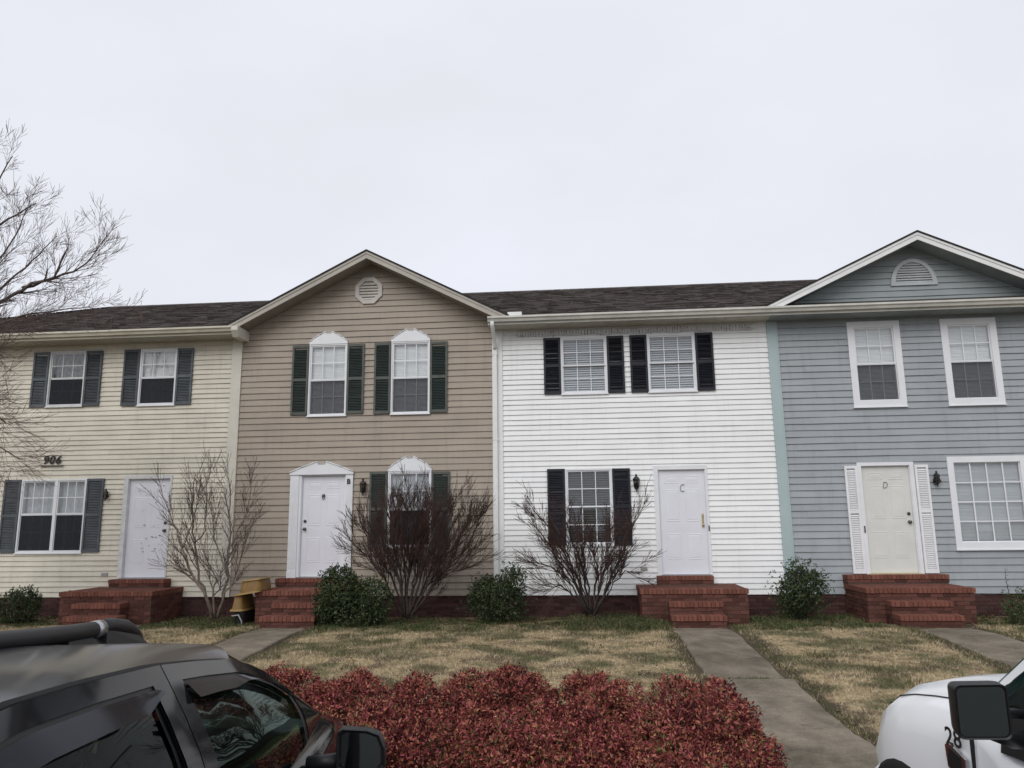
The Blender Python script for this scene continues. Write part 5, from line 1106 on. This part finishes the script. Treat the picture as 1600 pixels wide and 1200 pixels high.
# cabin
for sx in (-.36, .36):
    m = MB(); body = [(-1.20, 1.22), (-1.12, 1.24), (-1.04, 1.18), (-.96, .72), (-.55, .66), (-.5, .55), (-1.05, .5), (-1.2, .9)]
    m.prism([(y, z) for y, z in body], sx - .23, sx + .23, 'x'); m.prism([(-1.22, 1.26), (-1.14, 1.28), (-1.11, 1.40), (-1.16, 1.44), (-1.22, 1.42)], sx - .12, sx + .12, 'x'); lb('seat', m, cabin, suv)
m = MB(); m.prism([(-2.1, .5), (-2.25, 1.22), (-2.15, 1.24), (-1.98, .70), (-1.6, .66), (-1.6, .5)], -.62, .62, 'x'); lb('rear_bench', m, cabin, suv)
m = MB(); m.prism([(-.15, .55), (-.12, .95), (.0, 1.00), (.62, .985), (.62, .55)], -.66, .66, 'x'); lb('dashboard', m, cabin2, suv)
m = MB(); m.tube([(-.36 + .18 * math.cos(t * math.pi / 8), -.30 + .09 * math.sin(t * math.pi / 8), .98 + .16 * math.sin(t * math.pi / 8)) for t in range(17)], .014, 6, cap=False); m.tube([(-.36, -.30, .98), (-.36, -.1, .88)], .03, 6); lb('steering_wheel', m, cabin2, suv)
m = MB(); m.box(-.09, .09, .02, .05, 1.30, 1.36); lb('rear_view_mirror', m, cabin2, suv)
for s in (1, -1):
    wheel(suv, s * .735, .98, .35, .22, s); wheel(suv, s * .735, -2.05, .35, .22, s)
    m = MB(); m.grid([[(s * .46, 1.815, .76), (s * .62, 1.75, .77), (s * .73, 1.60, .78)], [(s * .46, 1.845, .64), (s * .64, 1.79, .64), (s * .765, 1.60, .66)]]); lb('headlight', m, lens_c, suv)
    m = MB(); m.box(s * .74 - .07, s * .74 + .07, -3.12, -3.02, .82, 1.12); lb('tail_light', m, lens_r, suv)
m = MB(); m.box(-.44, .44, 1.80, 1.86, .62, .74); lb('grille', m, car_b, suv)
m = MB(); m.box(-.72, .72, 1.68, 1.90, .34, .52); lb('bumper', m, car_b, suv)
m = MB(); m.box(-.74, .74, -3.2, -3.02, .36, .56); lb('bumper', m, car_b, suv)

# ---- white pickup
TA = math.radians(13); un = Vector((math.cos(TA), math.sin(TA), 0)); Mt = Vector((1.78, -11.85, 0)); to_ = Mt + un * (.37 + .96); to_.z = -.78
trk = thing('pickup_truck', 'white pickup truck with black tow mirror parked at the right edge', 'truck', to_, TA)
hb = .96
def tl(zt, zc, hx, top=.55):   # half outline: hood/deck top centre zc, shoulder zt
    return [(0, zc), (hx * .45, zc - .005), (hx * .72, zc - .035), (hx * .86, zt + .005), (hx * .95, zt - .05), (hx, zt - .20), (hx + .012, .70), (hx, .48), (hx * .94, .38), (0, .36)]
m = MB(); body_loft(m, [(.52, tl(1.17, 1.30, .95)), (.75, tl(1.15, 1.285, .955)), (1.0, tl(1.125, 1.245, .96)), (1.2, tl(1.095, 1.205, .958)), (1.36, tl(1.055, 1.16, .95)), (1.48, tl(.985, 1.10, .92)), (1.58, tl(.89, 1.04, .87)), (1.68, tl(.80, .99, .79)), (1.82, tl(.77, .95, .70)), (1.92, tl(.70, .83, .60))])
lb('front_body', m, truck_p, trk)
m = MB(); m.tube([(-.955 * .86, .56, 1.178), (-.955 * .86, .75, 1.160), (-.96 * .86, 1.0, 1.134), (-.958 * .86, 1.2, 1.104), (-.95 * .86, 1.36, 1.064), (-.79, 1.48, .994)], .0045, 5); lb('bonnet_seam', m, car_b, trk)
m = MB(); sec = lambda zt: [(0, zt), (hb * .9, zt), (hb * .985, zt - .03), (hb + .005, zt - .14), (hb + .012, .72), (hb, .50), (hb * .94, .40), (0, .38)]
body_loft(m, [(-1.42, sec(.97)), (-.9, sec(.97)), (-.3, sec(.97)), (.05, sec(.965)), (.30, sec(.99)), (.48, sec(1.12)), (.519, sec(1.15))]); lb('door_panel', m, truck_p, trk)
m = MB()   # bed
body_loft(m, [(-3.55, sec(1.0)), (-3.5, sec(1.02)), (-1.48, sec(1.02)), (-1.45, sec(1.0))]); lb('cargo_bed', m, truck_p, trk)
CABE = [(-1.42, .74, 1.78), (-1.2, .75, 1.84), (-.75, .755, 1.86), (-.25, .755, 1.83), (-.05, .765, 1.74), (.20, .80, 1.54), (.46, .84, 1.31), (.60, .86, 1.19)]
m = MB(); rows = []
for y in lin(-1.42, -.2, 12):
    ex, ez = interp(CABE, y); rows.append([(ex * t, y, ez + .03 * (1 - t * t)) for t in lin(1, -1, 8)])
m.grid(rows); m.grid([[(.74 * t, -1.42, 1.78 + .03 * (1 - t * t)) for t in lin(1, -1, 8)], [(.88 * t, -1.43, .97) for t in lin(1, -1, 8)]]); lb('cab_roof', m, truck_p, trk)
def cab_pt(y, v, s):
    ex, ez = interp(CABE, y); bz = interp([(-1.42, .97), (.05, .965), (.30, .99), (.48, 1.10), (.60, 1.18)], y)[0]; bx = hb * .965; ez = max(ez, bz + .01)
    return (s * (bx + (ex - bx) * v + .02 * math.sin(math.pi * v)), y, bz + (ez - bz) * v)
def cab_patch(m, ys, vl, vh, s, nv=4):
    rows = [[cab_pt(y, (vl(y) if callable(vl) else vl) + ((vh(y) if callable(vh) else vh) - (vl(y) if callable(vl) else vl)) * k / nv, s) for k in range(nv + 1)] for y in ys]; m.grid(rows if s > 0 else [r_[::-1] for r_ in rows])
def ctop(y): ez = interp(CABE, y)[1]; return max(.05, 1 - .075 / max(ez - .97, .08))
for s in (-1, 1):
    m = MB(); cab_patch(m, lin(-1.42, .60, 20), ctop, 1, s); cab_patch(m, lin(-1.42, -1.22, 3), 0, ctop, s); lb('cab_frame', m, truck_p, trk)
    m = MB(); cab_patch(m, lin(-1.22, .50, 14), 0, lambda y: min(1, ctop(y) + .01), s); lb('window_glass', m, auto_dk, trk)
    m = MB(); rows = []
    for y in lin(-.2, .62, 8):
        ex, ez = interp(CABE, y); rows.append([(s * (ex - .0), y + .0, ez + .012), (s * (ex - .05), y + .04, ez + .016)])
    m.grid(rows if s < 0 else [r_[::-1] for r_ in rows]); lb('windscreen_pillar', m, truck_p, trk)
m = MB(); rows = []
for y in lin(-.2, .62, 8):
    ex, ez = interp(CABE, y); ex -= .05; rows.append([(ex * t, y + .04 + .14 * (1 - t * t), ez + .012) for t in lin(1, -1, 10)])
m.grid(rows); lb('windscreen', m, auto_g, trk)
m = MB(); m.grid([[(.86 * t, .56 + .14 * (1 - t * t), 1.205) for t in lin(1, -1, 10)], [(.85 * t, .76 + .16 * (1 - t * t), 1.225) for t in lin(1, -1, 10)]]); lb('cowl', m, car_b, trk)
for sx in (-.42, .42):
    m = MB(); m.prism([(-1.1, 1.3), (-1.0, 1.32), (-.85, .8), (-.4, .75), (-.4, .6), (-1.05, .6)], sx - .28, sx + .28, 'x'); m.box(sx - .13, sx + .13, -1.12, -1.02, 1.34, 1.50); lb('seat', m, cabin, trk)
m = MB(); m.prism([(-.05, .7), (0, 1.12), (.12, 1.18), (.55, 1.15), (.55, .7)], -.8, .8, 'x'); lb('dashboard', m, cabin2, trk)
m = MB(); m.tube([(-.42 + .19 * math.cos(t * math.pi / 8), -.20 + .08 * math.sin(t * math.pi / 8), 1.12 + .16 * math.sin(t * math.pi / 8)) for t in range(17)], .014, 6, cap=False); m.tube([(-.42, -.20, 1.12), (-.42, .02, 1.03)], .03, 6); lb('steering_wheel', m, cabin2, trk)
# door seam, vent badge, decal, arch, wheels
m = MB(); m.box(-hb - .0135, -hb + .01, .557, .562, .50, 1.14); lb('door_seam', m, car_b, trk)
m = MB(); pv = [(.72, .955), (.63, .915), (.60, .90), (.60, .78), (.64, .785), (.74, .83), (.75, .94)]; m.prism(pv, -hb - .024, -hb - .004, 'x'); vb = lb('fender_vent', m, chrome, trk)
m = MB(); pv2 = [(.712, .935), (.635, .905), (.625, .80), (.735, .845)]; m.prism(pv2, -hb - .029, -hb - .0245, 'x'); lb('vent_grille', m, car_b, vb)
cu = bpy.data.curves.new('decal', 'FONT'); cu.body = '28'; cu.size = .130; cu.extrude = .001; cu.resolution_u = 3; cu.align_x = 'CENTER'; cu.offset = .002
t_ = bpy.data.objects.new('decal_tmp', cu); COL.objects.link(t_); me = bpy.data.meshes.new_from_object(t_.evaluated_get(bpy.context.evaluated_depsgraph_get())); bpy.data.objects.remove(t_)
me.name = 'number_decal'; me.materials.clear(); me.materials.append(numb); dc = bpy.data.objects.new('number_decal', me); COL.objects.link(dc); dc.parent = trk; dc.location = (-hb - .0125, .69, .945); dc.rotation_euler = (math.pi / 2, 0, -math.pi / 2)
for s in (-1, 1):
    wheel(trk, s * (hb - .10), 1.18, .37, .28, s); wheel(trk, s * (hb - .12), -2.35, .37, .28, s)
    m = MB(); rows = []
    for k in range(13):
        a_ = math.pi * k / 12; rows.append([(s * (hb - .03), 1.18 + .50 * math.cos(a_), .27 + .46 * math.sin(a_)), (s * (hb + .022), 1.18 + .46 * math.cos(a_), .27 + .425 * math.sin(a_)), (s * (hb + .026), 1.18 + .43 * math.cos(a_), .27 + .40 * math.sin(a_)), (s * (hb - .03), 1.18 + .42 * math.cos(a_), .27 + .39 * math.sin(a_))])
    m.grid(rows if s > 0 else [r_[::-1] for r_ in rows]); lb('wheel_arch', m, truck_p, trk)
    m = MB(); m.box(s * .44 - .12, s * .44 + .12, 1.82, 1.93, .66, .78); lb('headlight', m, lens_c, trk); m = MB(); m.box(s * .86 - .07, s * .86 + .07, -3.57, -3.48, .72, .98); lb('tail_light', m, lens_r, trk)
m = MB(); m.box(-.38, .38, 1.90, 1.96, .56, .76); lb('grille', m, chrome, trk); m = MB(); m.prism([(-.90, 1.45), (.90, 1.45), (.80, 1.72), (.55, 1.98), (-.55, 1.98), (-.80, 1.72)], .34, .52, 'z'); lb('bumper', m, chrome, trk); m = MB(); m.box(-.9, .9, -3.7, -3.52, .5, .66); lb('bumper', m, chrome, trk)
m = MB(); m.box(-.93, .93, -3.585, -3.556, .58, 1.02); lb('tailgate', m, truck_p, trk)
# tow mirrors
def rrect(w, h, r, n=4):
    o = []
    for cx, cz, a0 in ((w - r, h - r, 0), (-w + r, h - r, 90), (-w + r, -h + r, 180), (w - r, -h + r, 270)):
        for k in range(n + 1): t = math.radians(a0 + 90 * k / n); o.append((cx + r * math.cos(t), cz + r * math.sin(t)))
    return o
def tow_mirror(s):
    x0, y0, z0 = s * (hb + .37), 0.0, 1.30; m = MB(); P_ = rrect(.110, .118, .028); N_ = len(P_)
    rg = lambda y, k: [(x0 + px_ * k, y, z0 + pz * k + .006 * px_ / .12 * -s) for px_, pz in P_]
    m.grid([rg(-.06, .985), rg(-.052, 1.0), rg(.02, 1.0), rg(.075, .93), rg(.10, .8)], closed=True); m.add(rg(.10, .8), [tuple(range(N_))])
    m.grid([rg(-.06, .985), rg(-.055, .93), rg(-.045, .92)], closed=True, smooth=False); m.add(rg(-.045, .92), [tuple(range(N_))]); nv_ = len(m.v)
    m.tube([(x0 - s * .06, .02, z0 - .11), (x0 - s * .20, .06, z0 - .16), (s * (hb - .02), .20, z0 - .20)], [.03, .035, .045], 8); m.tube([(x0 - s * .10, .02, z0 - .02), (s * (hb - .05), .16, z0 - .08)], .022, 8)
    m.add([(s * hb, .05, 1.00), (s * hb, .36, 1.00), (s * (hb - .04), .36, 1.22), (s * (hb - .03), .12, 1.16), (s * (hb - .1), .05, 1.00), (s * (hb - .1), .36, 1.0), (s * (hb - .12), .36, 1.22), (s * (hb - .12), .12, 1.16)], [(0, 1, 2, 3), (7, 6, 5, 4), (0, 4, 5, 1), (1, 5, 6, 2), (2, 6, 7, 3), (3, 7, 4, 0)])
    def turn(mb, n_):
        ca, sa = math.cos(math.radians(-22)), math.sin(math.radians(-22)); mb.v = [(x0 + (x - x0) * ca - y * sa, (x - x0) * sa + y * ca, z) if i < n_ else (x, y, z) for i, (x, y, z) in enumerate(mb.v)]; return mb
    turn(m, nv_)
    h_ = lb('wing_mirror', m, car_b, trk); g = MB(); g.add([(px_, -.049 + px_ * 0, pz) for px_, _, pz in rg(0, .89)], [tuple(range(N_))]); g.add([(px_, -.0465, pz) for px_, _, pz in rg(0, .89)], [tuple(range(N_))]); lb('mirror_glass', turn(g, 10 ** 6), mirror_g, h_)
tow_mirror(-1); tow_mirror(1)
